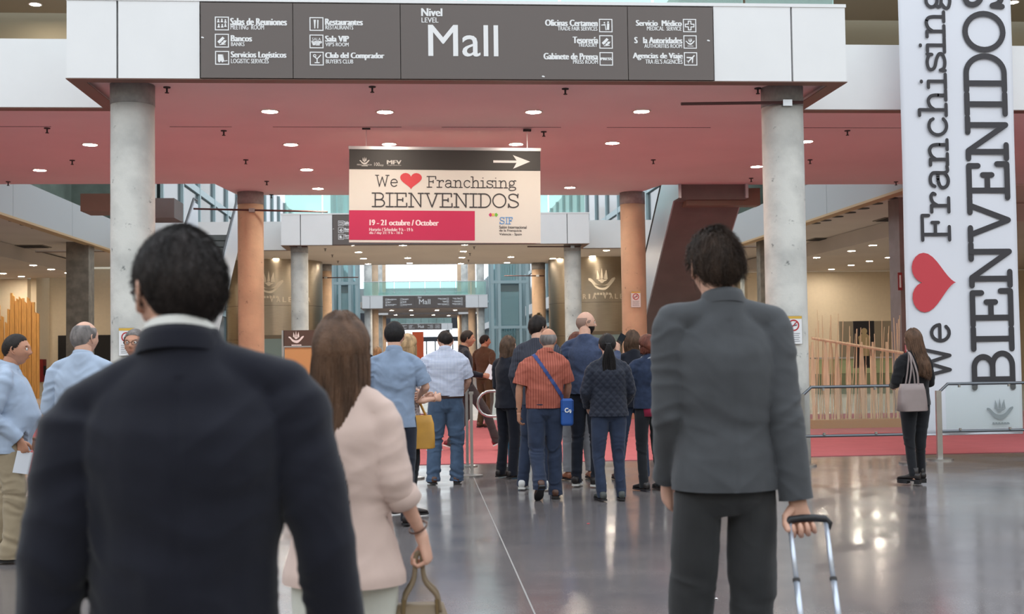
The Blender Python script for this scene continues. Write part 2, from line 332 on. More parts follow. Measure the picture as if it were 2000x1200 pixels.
rf = struct(G().box(-25, -8.8, 25.72, 48, 12, 12.2).obj('shade_slab_left', shade_slab_m)); struct(G().box(9.6, 25, 25.72, 48, 12, 12.2).obj('shade_slab_right', shade_slab_m))  # unseen slabs added overhead to dim the second hall
# side galleries beyond the second hall
gal = mat('gallery_paint', srgb(150,160,160), .7)
def facade(name, x0, x1, y0, y1):
    o = struct(G().box(x0, x1, y0, y1, 0, 13).obj(name, dark_glass))
    xf = x1 if x1 < 0 else x0; s = 1 if x1 < 0 else -1
    n = int((y1-y0)/4)
    for i in range(n+1):
        y = y0+(y1-y0)*i/n; G().box(min(xf,xf+s*.12), max(xf,xf+s*.12), y-.09, y+.09, 0, 13).obj('mullion', teal_frame, o)
    for z in (3.6, 5.7, 9): G().box(min(xf,xf+s*.1), max(xf,xf+s*.1), y0, y1, z-.15, z+.15).obj('transom', teal_frame, o)
    G().box(min(xf,xf+s*.6), max(xf,xf+s*.6), y0, y1, 4.8, 5.7).obj('gallery_parapet', white_panel, o)
facade('wall_gallery_left', -11, -10, 47.5, 204); facade('wall_gallery_right', 11, 12, 47.5, 204)
end = struct(G().box(-25, 25, 205, 206, 8.2, 12.4).obj('wall_end', gal))
g = G(); g.box(-25,-6,205,206,0,8.2); g.box(8,25,205,206,0,8.2); g.box(-6,8,205,205.5,3.2,4.0); g.box(-6,8,205,205.5,5.4,8.2); g.obj('end_frame', mat('dark_portal', srgb(60,62,68), .6), end)
for i in range(10): G().box(-6+i*1.5, -5.8+i*1.5, 204.8, 205, 0, 3.2).obj('mullion', black_matt, end)
# ---------------------------------------------------------------- overhead bridges
PXB = [128, 229, 392, 573, 1227, 1394, 1548, 1655]
Y1 = 14.3
XB = [at(p, 155, Y1).x for p in PXB]
def bridge(Y, label, n_mid=True, wings=True, back=1.9, cat='bridge'):
    r = empty('overhead_bridge', (0, Y, 0)); tag(r, label, cat)
    for a, b in ((0,1),(1,2),(5,6),(6,7)):
        G().box(XB[a]+.012, XB[b]-.012, 0, .12, ZF, ZT).obj('fascia_panel', white_panel, r)
    G().box(XB[0]+.02, XB[-1]-.02, .09, .2, ZF+.01, ZT-.01).obj('frame', joint_dark, r)
    G().box(XB[0], XB[-1], -.01, .22, ZT, ZT+.04).obj('coping', white_panel, r)
    if True:
      for x0, x1 in ((XB[0], XB[0]+.12), (XB[-1]-.12, XB[-1])): G().box(x0, x1, .13, back-.01, ZF, ZT).obj('side_panel', white_panel, r)
    g = G(); g.box(XB[0], XB[-1], .0, .19, ZF-.012, ZF-.002)
    g.box(XB[0], XB[0]+.19, .19, back, ZF-.012, ZF-.002); g.box(XB[-1]-.19, XB[-1], .19, back, ZF-.012, ZF-.002)
    g.obj('lip', brown_trim, r)
    G().box(XB[0]+.12, XB[-1]-.12, .2, back, ZF+.075, ZF+.2).obj('deck', tinted_ceil if Y < 20 else grey_ceil, r)
    if wings:
        for sx, (a, b) in ((-1, (-24.9, XB[0])), (1, (XB[-1], 24.9))):
            if sx < 0: segs = [(-24.9,-17.5),(-17.5,-13),(-13,-8.6),(-8.6,b)]
            else: segs = [(a, 9.2),(9.2,13.4),(13.4,18),(18,24.9)]
            for s0, s1 in segs: G().box(s0+.005, s1-.005, back-.2, back-.08, ZF, ZT-.02).obj('fascia_panel', white_panel, r)
            G().box(a, b, back-.2, back, ZF-.012, ZF-.002).obj('lip', brown_trim, r)
            G().box(a, b, back-.09, back-.03, ZF+.02, ZT-.05).obj('frame', joint_dark, r)
    n = 8
    for i in range(n):
        x0 = XB[0]+.1+(XB[-1]-XB[0]-.2)*i/n; x1 = XB[0]+.1+(XB[-1]-XB[0]-.2)*(i+1)/n
        G().box(x0+.02, x1-.02, .1, .12, ZT+.04, ZT+1.05).obj('glass_pane', glass_green, r)
    G().tube([(XB[0]+.1,.11,ZT+1.08),(XB[-1]-.1,.11,ZT+1.08)], [.025,.025], 8).obj('handrail', steel, r)
    return r
bridge(Y1, 'nearest white-panelled overhead bridge, spanning the top of the picture above the two big concrete columns')
bridge(36.5, 'second white-panelled overhead bridge, behind the hanging event sign')
bridge(90, 'third overhead bridge with white ends and glass balustrade, far down the hall', wings=False)
bridge(106, 'plain white-ended bridge close behind the third bridge, far down the hall', wings=False)
bridge(181, 'farthest small overhead bridge, just above the far end of the hall', wings=False)
# plain brown infill of the bridge behind the signs
# ---------------------------------------------------------------- directory signs
def directory(Y):
    r = empty('directory_sign', (0, Y, 0))
    T = [at(p, 155, Y1).x for p in (392, 573, 783, 1227, 1394)]
    for a, b in zip(T, T[1:]): G().box(a+.004, b-.004, -.02, .085, ZF+.004, ZT-.02).obj('sign_panel', brown_sign, r)
    def px(x, y): p = at(x, y, Y1); return p.x, p.z
    def put(name, pr): return pr.wall(name, print_white, r, -.0235)
    def words_(s, x0, y0, x1, y1, bold=0):
        a = px(x0, y1); b = px(x1, y0); put('lettering', Print().type(s, a[0], a[1], b[0], b[1], bold))
    B = .012
    rows = [('Salas de Reuniones',451,37,560,50,'MEETING  ROOM',451,50,516,58.5), ('Bancos',452,70,492,82,'BANKS',452,83.5,478,91), ('Servicios Logísticos',452,102,559,117,'LOGISTIC SERVICES',452,116,525,124.5),
        ('Restaurantes',636,38,708,50,'RESTAURANTS',636,51,690,58.5), ('Sala VIP',636,71,681,82.5,'VIP\'S ROOM',636,84,681,91.5), ('Club del Comprador',636,104,750,118,'BUYER\'S CLUB',637,117,690,125),
        ('Oficinas Certamen',1065,40,1166,51.5,'TRADE FAIR SERVICES',1089,53,1166,60.5), ('Tesorería',1119,73,1167,85.5,'TREASURY',1129,85.5,1166,92.5), ('Gabinete de Prensa',1062,105,1167,117,'PRESS ROOM',1119,118,1167,125.5),
        ('Servicio  Médico',1242,41,1330,51.5,'MEDICAL  SERVICE',1263,53,1330,60.5), ('S   la Autoridades',1239,74,1331,85.5,'AUTHORITIES ROOM',1258,87,1331,94.5), ('Agencias de Viaje',1236,104.5,1332,118.5,'TRA /EL\'S AGENCIES',1260,117,1332,125.5),
        ('Nivel',823.5,17.5,863,32.5,'LEVEL',823.5,35.5,856,45)]
    for t in rows:
        words_(*t[:5], B); words_(*t[5:10], .003)
    words_('Mall', 837, 50.5, 972, 111, .006)
    icons = [(434,47),(434,80.5),(434.5,114),(618.5,48),(618.5,82),(619,115.5),(1182.5,51),(1183,83),(1183.5,116),(1346,51),(1347,83),(1348,116)]
    for k, (cx, cy) in enumerate(icons):
        x, z = px(cx, cy); h = .083; pr = Print(); pr.frame(x-h, z-h, x+h, z+h, .012)
        def q(P): pr.poly([(x+a*h, z+b*h) for a, b in P])
        if k == 0:
            for i, (a, b) in enumerate([(-.5,.25),(0,.28),(.5,.2),(-.45,-.5),(.05,-.5),(.5,-.4)]):
                pr.disc(x+a*h, z+(b+.32)*h, .11*h); q([(a-.2,b-.1),(a+.2,b-.1),(a+.1,b+.2),(a-.1,b+.2)])
        elif k in (1, 7):
            q([(-.65,-.15),(.1,.6),(.4,.35),(-.35,-.45)]); q([(.0,-.55),(.6,.1),(.66,-.02),(.12,-.62)])
            for a in (-.15, .12): pr.disc(x+(a+.25)*h, z+(-.25+a)*h, .2*h)
            pr.stroke([(x-.3*h,z-.58*h),(x+.5*h,z-.5*h)], .01)
        elif k == 2:
            q([(-.6,-.45),(-.6,.5),(.0,.5),(.2,-.45)]); q([(.15,-.45),(.3,-.45),(.12,.5),(.05,.5)]); pr.stroke([(x+.3*h,z-.48*h),(x+.7*h,z-.4*h)], .01)
            pr.disc(x-.4*h, z-.5*h, .16*h); pr.disc(x+.05*h, z-.5*h, .16*h)
        elif k == 3:
            q([(-.32,-.65),(-.18,-.65),(-.14,.05),(-.08,.62),(-.42,.62),(-.36,.05)]); q([(.1,-.65),(.24,-.65),(.3,.6),(.1,.62)])
        elif k == 4:
            pr.type('SALA', x-.62*h, z+.14*h, x+.62*h, z+.55*h); pr.type('VIP', x-.66*h, z-.6*h, x+.66*h, z+.08*h, .02)
        elif k == 5:
            pr.stroke([(x-.45*h,z+.4*h),(x+.05*h,z-.05*h),(x+.55*h,z+.5*h)], .013); pr.stroke([(x+.05*h,z-.05*h),(x+.05*h,z-.55*h)], .013); pr.stroke([(x-.25*h,z-.6*h),(x+.35*h,z-.6*h)], .013); pr.ring(x-.3*h, z+.42*h, .13*h, .24*h, 14)
        elif k == 6:
            q([(-.7,.1),(-.05,.25),(.1,-.7),(-.05,-.7),(-.12,.0),(-.7,.0)]); q([(.15,-.65),(.5,-.65),(.55,.3),(.2,.35)]); pr.disc(x+.36*h, z+.5*h, .14*h); pr.disc(x-.2*h, z+.42*h, .12*h)
        elif k == 8: pr.type('PRESS', x-.8*h, z-.2*h, x+.8*h, z+.2*h, .01)
        elif k == 9:
            c = [(-.2,.65),(.2,.65),(.2,.2),(.65,.2),(.65,-.2),(.2,-.2),(.2,-.65),(-.2,-.65),(-.2,-.2),(-.65,-.2),(-.65,.2),(-.2,.2),(-.2,.65)]
            pr.stroke([(x+a*h, z+b*h) for a, b in c], .013)
        elif k == 10: emblem(pr, x, z, 1.35*h)
        else:
            q([(.55,.62),(.65,.45),(-.35,-.55),(-.5,-.45)]); q([(.2,.28),(-.62,.3),(-.6,.12),(-.02,.06)]); q([(.2,.1),(.18,-.62),(.34,-.6),(.42,.35)]); q([(-.25,-.3),(-.6,-.28),(-.62,-.38)]); q([(-.3,-.4),(-.28,-.68),(-.4,-.66)])
        put('pictogram', pr)
    pr = Print()
    for cx, cy, a in ((395.5,74,.013),(1060,150,.014),(1382,80,.014)):
        x, z = px(cx, cy); pr.disc(x, z, a, a*.7, 8); pr.disc(x+a, z-a*.3, a*.7, a*.6, 7)
    put('paint_chip', pr)
    return r
d1 = directory(Y1); tag(d1, 'brown directory sign reading Mall on the nearest bridge, large white letters', 'sign')
for yy, l in ((36.5, 'brown directory sign on the second bridge, mostly hidden behind the hanging event sign'), (90, 'brown Mall directory sign on the third bridge, small in the middle of the hall'), (106, 'dark directory board on the plain bridge close behind the third one'), (181, 'tiny farthest Mall directory sign over the end of the hall')):
    c = copy_tree(d1); c.location.y = yy; c['label'] = l
# side parapets of the second hall
def parapet(x0, x1, y0, y1, label):
    r = empty('gallery_parapet', ((x0+x1)/2, y0, ZF)); L = y1-y0; h = ZT-ZF; w_ = (x1-x0)/2; n = 3
    for i in range(n): G().box(-w_, w_, L*i/n+.01, L*(i+1)/n-.01, 0, h).obj('fascia_panel', mat('grey_plaster_panel', srgb(176,180,182), .7), r)
    G().box(-w_-.03, w_+.03, 0, L, -.06, -.003).obj('lip', mat('tan_trim', srgb(190,160,120), .6), r)
    tag(r, label, 'parapet')
parapet(-9.6, -9.4, 23.75, 38.15, 'grey gallery parapet running back along the left side of the second hall')
parapet(10.2, 10.4, 24.05, 38.15, 'grey gallery parapet running back along the right side of the second hall')
# ---------------------------------------------------------------- columns
def column(x, y, m, label, group, z1=ZC, r=.265, cap=True, no=0):
    o = empty('concrete_column', (x, y, 0)); tag(o, label, 'column', group)
    n = 40; V = []; F = []; zs = [0,.4,1,1.7,2.4,3.1,3.8,4.35,z1-.26]
    if not cap: zs = [0,1.5,3,z1]
    rnd = random.Random(no)
    for z in zs:
        for k in range(n):
            a = 2*math.pi*k/n; rr = r+rnd.uniform(-.0015,.0015); V.append((rr*math.cos(a), rr*math.sin(a), z))
    for i in range(len(zs)-1):
        for k in range(n): F.append((i*n+k, i*n+(k+1)%n, (i+1)*n+(k+1)%n, (i+1)*n+k))
    F.append(tuple(range(n-1,-1,-1))); F.append(tuple(range((len(zs)-1)*n, len(zs)*n)))
    mesh_obj('shaft', V, F, m, o, True)
    if cap: G().cyl(0, 0, r+.004, z1-.26, z1, 40).obj('top_band', mat('grey_cap', srgb(150,148,146), .9, noise=.15, nscale=9, bump=.6, bscale=30), o, True)  # darker, rougher band round the top of the shaft
    return o
cL = column(X_(260,15.0), 15.0, concrete, 'big pale concrete column at left, beneath the nearest bridge', None, no=1)
cR = column(X_(1536,15.0,600), 15.0, concrete, 'big pale concrete column at right with a pole clamp and worn render patches', None, no=2)
column(X_(490,25.0,500), 25.0, warm_lit_concrete, 'tan-lit concrete column left of the hanging sign, at the back of the pink ceiling', None, no=3)
column(X_(1237,25.2,500), 25.2, warm_lit_concrete, 'tan-lit concrete column right of the hanging sign, carrying a no-smoking notice', None, no=4)
column(X_(585,37.2,500), 37.2, concrete, 'grey concrete column under the left end of the second bridge', None, no=5)
column(X_(1118,37.2,500), 37.2, concrete, 'grey concrete column under the right end of the second bridge', None, no=6)
column(X_(636,46,560), 45.6, warm_lit_concrete, 'tan-lit column left of centre at the back of the second bridge', None, no=7)
column(X_(1050,46,560), 45.6, warm_lit_concrete, 'tan-lit column right of centre behind the bronze statue', None, no=8)
FC = 'far columns down the hall'
for i, (pl, pr_, yy, mm, l) in enumerate(((719.5,939,91,concrete,'grey'),(732,922,94.5,warm_lit_concrete,'tan'),(741,908,107,concrete,'slim grey'),(748,900,112,warm_lit_concrete,'slim tan'))):
    column(X_(pl,yy,630), yy, mm, f'far {l} tall column on the left of the third bridge', FC, z1=15, r=.3, cap=False, no=20+i)
    column(X_(pr_,yy,630), yy, mm, f'far {l} tall column on the right of the third bridge', FC, z1=15, r=.3, cap=False, no=30+i)
sq = G().box(-.32, .32, -.3, .3, 0, ZC-.03).obj('square_column', mat('rough_concrete', srgb(128,120,108), .9, noise=.2, nscale=5, bump=.4)); sq.location = (X_(165,35.7,560)-.12, 35.7, 0)
tag(sq, 'rough square brown-grey pillar at far left, under the gallery', 'column')
sq = G().box(-.1, .1, -.3, .3, 0, ZC-.03).obj('square_column', mat('mauve_concrete', srgb(140,128,124), .9, noise=.1, nscale=3)); sq.location = (X_(1757,26.2,560), 26.2, 0)
tag(sq, 'slim grey-mauve pillar at right, just left of the tall banner', 'column')
sq = G().box(-.17, .17, -.2, .2, 0, ZC-.03).obj('square_column', mat('rough_concrete', srgb(128,120,108), .9)); sq.location = (X_(1492,36,520), 36, 0)
tag(sq, 'narrow grey pillar showing just left of the big right-hand column', 'column')
for sx, nm in ((-3.6, 'left'), (4.7, 'right')): column(sx, 182.4, concrete, f'tiny farthest column at the {nm} end of the hall', None, z1=4.77, r=.3, cap=False)
# poles clamped to columns
pole_m = mat('rusty_pole', srgb(86,58,56), .5, .3)
def pole(px0, py0, px1, py1, Y, label, cpx):
    a = at(px0, py0, Y); b = at(px1, py1, Y); r = empty('banner_pole', a); d = b-a
    G().tube([(0,0,0), tuple(d)], [.02,.02], 8).obj('rod', pole_m, r)
    c = at(cpx, (py0+py1)/2, Y)-a; G().box(c.x-.06, c.x+.06, -.03, .05, c.z-.04, c.z+.04).obj('clamp', steel, r)
    tag(r, label, 'pole'); return r
pole(1330, 203, 1568, 200, 14.72, 'rust-brown horizontal banner pole clamped to the big right-hand column', 1537)
pole(378, 408, 640, 414, 24.7, 'dark horizontal banner pole crossing the tan column left of the sign', 492)
pole(565, 481, 600, 482, 36.9, 'short dark pole on the grey column under the left end of the second bridge', 585)
pole(1030, 482, 1133, 482, 36.9, 'thin pole on the grey column under the right end of the second bridge', 1118)
pole(622, 543, 700, 542, 45.3, 'thin dark pole on the tan column left of centre', 636)
pole(985, 539, 1063, 539, 45.3, 'thin dark pole on the tan column behind the statue', 1050)
# ---------------------------------------------------------------- downlights and sprinklers
def downlight_proto():
    r = empty('downlight'); n = 24
    V = [(R*math.cos(2*math.pi*k/n), R*math.sin(2*math.pi*k/n), z) for R, z in ((.135,0),(.135,-.012),(.108,-.012),(.108,0)) for k in range(n)]
    F = [(i*n+k, i*n+(k+1)%n, (i+1)*n+(k+1)%n, (i+1)*n+k) for i in range(3) for k in range(n)]
    mesh_obj('rim', V, F, lamp_rim, r); G().cyl(0, 0, .108, -.008, -.001, n).obj('lamp', lamp_glow, r); return r
dl0 = downlight_proto(); used = [False]
ORD = ['first','second','third','fourth','fifth','sixth','seventh','eighth']
def downlights(rows, Z, where, group, scale=1):
    for j, row in enumerate(rows):
        for i, p in enumerate(sorted(row)):
            o = dl0 if not used[0] else copy_tree(dl0); used[0] = True
            q = atz(p[0], p[1], Z); o.location = (q.x, q.y, Z); o.scale = (scale, scale, 1)
            tag(o, f'{ORD[i]} lit downlight from the left in the {ORD[j]} row {where}' if len(row) > 1 or len(rows) > 1 else where, 'ceiling lamp', group)
downlights([[(527,217),(752,218),(1042,218),(1253,217)],[(176,282),(568,282),(760,281),(1008,281),(1196,279),(1574,276)],[(78,332),(599,331),(1478,325)],[(621,368),(1113,366)]], ZC, 'of the pink ceiling', 'downlights in the pink ceiling')
downlights([[(689,479),(787,479),(908,478)],[(560,488),(700,492.6),(905,491),(1184.5,489)],[(539,505.5),(710,505),(796,504),(902,503),(998,502),(1080,505),(1157,500.5)],[(719,515.5),(800,514),(900,515),(990,513)]], ZC, 'under the second bridge', 'downlights under the second bridge')
downlights([[(762,602),(802,602),(855,601),(893,601)],[(765,606.5),(803,606.5),(853,606),(889,606)]], ZC, 'under the third bridge', 'downlights under the third bridge', 1.5)
downlights([[(773,615.5),(804.5,615.5),(847,615.5),(876,616.5)]], ZC, 'under the plain fourth bridge', 'downlights under the fourth bridge', 1.5)
downlights([[(65,518),(100,526),(133,533)],[(6,534),(42,540)]], 4.4, 'of the left hall ceiling', 'downlights in the left hall')
downlights([[(1595,503),(1663,490),(1705,479),(1748,468)],[(1735,503),(1698,510),(1662,518),(1624,526)]], 4.4, 'of the right hall ceiling', 'downlights in the right hall')
downlights([[(69,8)]], 8.6, 'single warm lamp in the upper hall, top left corner', None)
downlights([[(1978,4)]], 8.6, 'single warm lamp in the upper hall, right of the banner', None)
downlights([[(1712,55)]], 8.6, 'single warm lamp in the upper hall, left of the banner', None)
def sprinkler_proto():
    r = empty('sprinkler'); G().cyl(0,0,.045,-.012,0,14).obj('plate', joint_dark, r); G().cyl(0,0,.012,-.07,-.012,8).obj('stem', joint_dark, r)
    G().cyl(0,0,.026,-.078,-.07,10).obj('deflector', joint_dark, r); return r
sp0 = sprinkler_proto(); su = [False]
def sprinklers(pts, Z, group):
    for p, l in pts:
        o = sp0 if not su[0] else copy_tree(sp0); su[0] = True; q = atz(p[0], p[1], Z); o.location = (q.x, q.y, Z); tag(o, 'small dark sprinkler '+l, 'sprinkler', group)
sprinklers([((326,170),'just right of the top of the big left column'),((727,169),'under the sign edge, left of the word Mall'),((1104,173),'under the right part of the directory sign'),((1480,172),'just left of the top of the big right column'),((437,255),'on the pink ceiling left of the hanging sign, along the seam'),((1062,257),'on the pink ceiling seam, right of the hanging sign wires'),((480,312),'on the pink ceiling between seam and left tan column'),((521,354),'on the pink ceiling above the left tan column'),((141,313),'on the pink ceiling far left, between two lamps'),((16,355),'at the extreme left edge of the pink ceiling'),((1655,255),'on the pink ceiling between right column and banner'),((1582,312),'on the pink ceiling just right of the big right column'),((1276,312),'on the pink ceiling above the right escalator'),((1467,348),'on the pink ceiling left of the big right column'),((1750,355),'on the pink ceiling beside the banner edge'),((92,250),'on the pink ceiling below the left white parapet'),((530,380),'at the rear edge of the pink ceiling, by the left tan column')], ZC, 'sprinklers on the pink ceiling')
sprinklers([((635,486),'under the second bridge, left of the hanging sign corner'),((649,498),'under the second bridge, second from the left'),((926,482),'under the second bridge, below the hanging sign right half'),((918,495),'under the second bridge, second on the right side'),((660,510),'under the second bridge, third from the left'),((915,508),'under the second bridge, third on the right side')], ZC, 'sprinklers under the second bridge')
# dark unlit ceiling spots and vents in the side halls
def spots(pts, Z, side, group):
    for i, p in enumerate(pts):
        q = atz(p[0], p[1], Z); o = G().cyl(0,0,.16,-.015,0,16).obj('ceiling_spot', joint_dark); o.location = (q.x, q.y, Z); tag(o, f'{ORD[i]} from the left of the dark unlit spots under the {side} gallery', 'ceiling spot', group)
spots([(5,423.5),(30,431.5),(52,439),(73,445.5),(92.5,451),(113,457.5),(132,463),(150,469)], ZC-.03, 'left', 'row of dark spots under the left gallery')
spots([(1591,436),(1612,430.5),(1635,423),(1659,415),(1685,407),(1711,397.5),(1740,387)], ZC-.03, 'right', 'row of dark spots under the right gallery')
def vent(px_, py_, Z, label):
    q = atz(px_, py_, Z); r = empty('air_vent', (q.x, q.y, Z)); G().box(-.42,.42,-.42,.42,-.02,0).obj('frame', mat('vent_grey', srgb(120,112,100), .7), r)
    for i in range(6): G().box(-.36,.36,-.36+i*.125,-.3+i*.125,-.035,-.02).obj('slat', joint_dark, r)
    tag(r, label, 'vent')
vent(65, 481, ZC-.03, 'square ceiling vent in the left hall'); vent(1608, 467, ZC-.03, 'square ceiling vent in the right hall'); vent(1746, 428, ZC-.03, 'square ceiling vent beside the slim pillar at right')

# ---------------------------------------------------------------- hanging event sign
ink = mat('print_ink', srgb(58,56,60), .6); heart_red = mat('print_red', srgb(204,66,76), .6)
def hanging_sign():
    Y = 17.8; a = at(680, 293.5, Y); b = at(1053.3, 294.5, Y); W = b.x-a.x; Hh = a.z-at(680, 475.5, Y).z
    cx = (a.x+b.x)/2; r = empty('hanging_sign', (cx, Y, a.z-Hh)); r.rotation_euler = (0, .011, 0)
    bd = mat('sign_board', srgb(214,210,204), .5)
    x0, x1 = -W/2, W/2
    G().box(x0, x1, 0, .06, 0, Hh).obj('board', bd, r)
    G().box(x0-.01, x1+.01, -.012, .075, Hh, Hh+.045).obj('top_rail', mat('aluminium', srgb(196,196,200), .35, .7), r)
    k = W/1618.                                     # zoom-crop pixels: board spans 172..1790 by 168..940
    def u(x): return x0+(x-172)*k
    def v(y): return Hh-(y-160)*Hh/780
    def sk(x, y): return (u(x), v(y-(x-172)*.0105))
    pr = Print(); pr.rect(x0, v(328), x1, Hh-.0); pr.wall('dark_band', mat('sign_dark', srgb(52,50,50), .5), r, -.003)
    pr = Print(); pr.rect(x0, v(920), u(1230), v(672)); pr.wall('magenta_panel', mat('sign_magenta', srgb(190,40,84), .5), r, -.003)
    pr = Print(); pr.stroke([(u(1388),v(252)),(u(1600),v(252))], .035, False); pr.poly([(u(1702),v(250)),(u(1555),v(196)),(u(1592),v(250)),(u(1557),v(312))]); pr.wall('arrow', print_white, r, -.006)
    pr = Print(); emblem(pr, u(300), v(262), 62*k*1.3); pr.type('FERIA VALENCIA', u(238), v(296), u(362), v(284), .0); pr.type('100', u(382), v(300), u(428), v(270), 0); pr.type('anys', u(430), v(306), u(460), v(288), 0)
    pr.type('MFV', u(490), v(284), u(608), v(250), .010); pr.type('organizadores', u(492), v(298), u(608), v(288)); pr.wall('lettering', mat('print_grey', srgb(205,203,200), .5), r, -.006)
    pr = Print(); slab(pr, 'We', u(392), v(470), 104*k*1.0, 88*k*1.06, 8*k); slab(pr, 'Franchising', u(826), v(474), 104.5*k, 86*k*1.06, 8*k)
    slab(pr, 'BIENVENIDOS', u(366), v(640), 137.5*k, 112*k*1.02, 10.5*k); pr.wall('lettering', ink, r, -.004)
    pr = Print(); pr.poly([(u(691)+a_*194*k, v(428)+b_*165*k) for a_, b_ in heart_pts()]); pr.wall('heart', heart_red, r, -.004)
    pr = Print(); slab(pr, '19 - 21 octubre / October'.replace('O','O'), u(346), v(782), 40.5*k, 36*k, 6*k) if False else None
    pr.type('19 - 21 octubre / October', u(346), v(798), u(922), v(750), .012); pr.type('Horario / Schedule: 9 h - 19 h', u(342), v(846), u(706), v(818), .004); pr.type('día / day 21: 9 h - 18 h', u(342), v(876), u(620), v(850), .004); pr.wall('lettering', mat('print_pale', srgb(236,214,220), .5), r, -.006)
    pr = Print(); slab(pr, 'S', u(1438), v(778), 60*k, 54*k, 7*k); slab(pr, 'I', u(1492), v(778), 36*k, 54*k, 7*k); slab(pr, 'F', u(1516), v(778), 46*k, 54*k, 7*k); pr.wall('lettering', mat('print_blue', srgb(96,150,210), .5), r, -.004)
    pr = Print()
    for i, t in enumerate(('Salón Internacional','de la Franquicia','Valencia - Spain')): pr.type(t, u(1438), v(818+i*31), u(1438+(232,190,190)[i]), v(794+i*31), .002)
    pr.wall('lettering', ink, r, -.004)
    for nm, c, cx_, f in (('a',(190,50,110),1362,-1),('b',(222,180,60),1386,0),('c',(110,180,60),1412,1)):
        pr = Print(); X, Z = u(cx_), v(703)
        if f: pr.poly([(X-14*k,Z),(X,Z+18*k),(X+14*k,Z+6*k),(X+8*k,Z),(X+14*k,Z-6*k),(X,Z-18*k)] if f < 0 else [(X+16*k,Z),(X,Z+18*k),(X-14*k,Z+6*k),(X-8*k,Z),(X-14*k,Z-6*k),(X,Z-18*k)])
        else: pr.rect(X-10*k, Z-12*k, X-2*k, Z+12*k); pr.rect(X+1*k, Z-12*k, X+9*k, Z+12*k)
        pr.wall('logo_mark', mat('logo_'+nm, srgb(*c), .5), r, -.004)
    for px_ in (713, 1028):
        q = at(px_, 294, Y)-r.location; top = ZC-r.location.z
        G().tube([(q.x,.03,Hh+.04),(q.x,.03,top)], [.004,.004], 6).obj('wire', steel, r)
        G().box(q.x-.06, q.x+.06, 0, .06, top-.03, top).obj('bracket', joint_dark, r)
    tag(r, 'white and magenta event sign hanging from the pink ceiling, with arrow and heart', 'sign')
hanging_sign()
# ---------------------------------------------------------------- tall banner
def banner():
    Y = 15.55; p00 = at(1775.5, 852, Y); p10 = at(1998, 849, Y); W = p10.x-p00.x; z0 = p00.z; z1 = 7.4
    r = empty('tall_banner', (p00.x, Y, z0)); fab = mat('banner_fabric', srgb(228,230,238), .7)
    nx, nz = 24, 90; V = []; F = []; Hh = z1-z0
    for j in range(nz+1):
        for i in range(nx+1):
            x = W*i/nx; z = Hh*j/nz; V.append((x, .006*math.sin(x*7+z*1.1)+.004*math.sin(z*3.1+x), z))
    F = [(j*(nx+1)+i, j*(nx+1)+i+1, (j+1)*(nx+1)+i+1, (j+1)*(nx+1)+i) for j in range(nz) for i in range(nx)]
    cl = mesh_obj('cloth', V, F, fab, r, True); cl.modifiers.new('s', 'SOLIDIFY').thickness = .003
    G().tube([(0,.01,.01),(W,.01,.01)], [.012,.012], 8).obj('hem_bar', fab, r)
    def L(px, py): q = at(px, py, Y-.02); return q.x-p00.x, q.z-z0
    def col(text, base_px, py0, py1, xs, ys, wd, name):
        # vertical text reading upwards: baseline to the right, letters' tops to the left
        x_, z_ = L(base_px, (py0+py1)/2); a = L(base_px, py0)[1]; b = L(base_px, py1)[1]
        tot = sum(GL[c][0] for c in text); kx = (b-a)/tot
        pr = Print(); slab(pr, text, 0, 0, kx, ys, wd)
        V = [(x_-v[1], -.02-v[2], a+v[0]) for v in pr.V]; mesh_obj(name, V, pr.F, ink, r)
    s = Y/F_PX
    col('BIENVENIDOS', 1967, 757, -52, 0, 80*s, 11.5*s, 'lettering')
    col('Franchising', 1848, 469, -28, 0, 56*s, 7*s, 'lettering')
    col('We', 1855, 742, 630, 0, 56*s, 7*s, 'lettering')
    cx, cz = L(1826, 552); pr = Print(); pr.poly([(cx-b*108*s+0, cz+a*128*s) for a, b in heart_pts()])
    mesh_obj('heart', [(v[0], -.022-v[2], v[1]) for v in pr.V], pr.F, heart_red, r)
    cx, cz = L(1953, 803); pr = Print(); emblem(pr, cx, cz, 52*s*1.05); mesh_obj('emblem', [(v[0], -.02-v[2], v[1]) for v in pr.V], pr.F, mat('print_mid_grey', srgb(150,156,164), .6), r)
    tag(r, 'tall white fabric banner at right with upright black lettering and a red heart', 'banner')
banner()
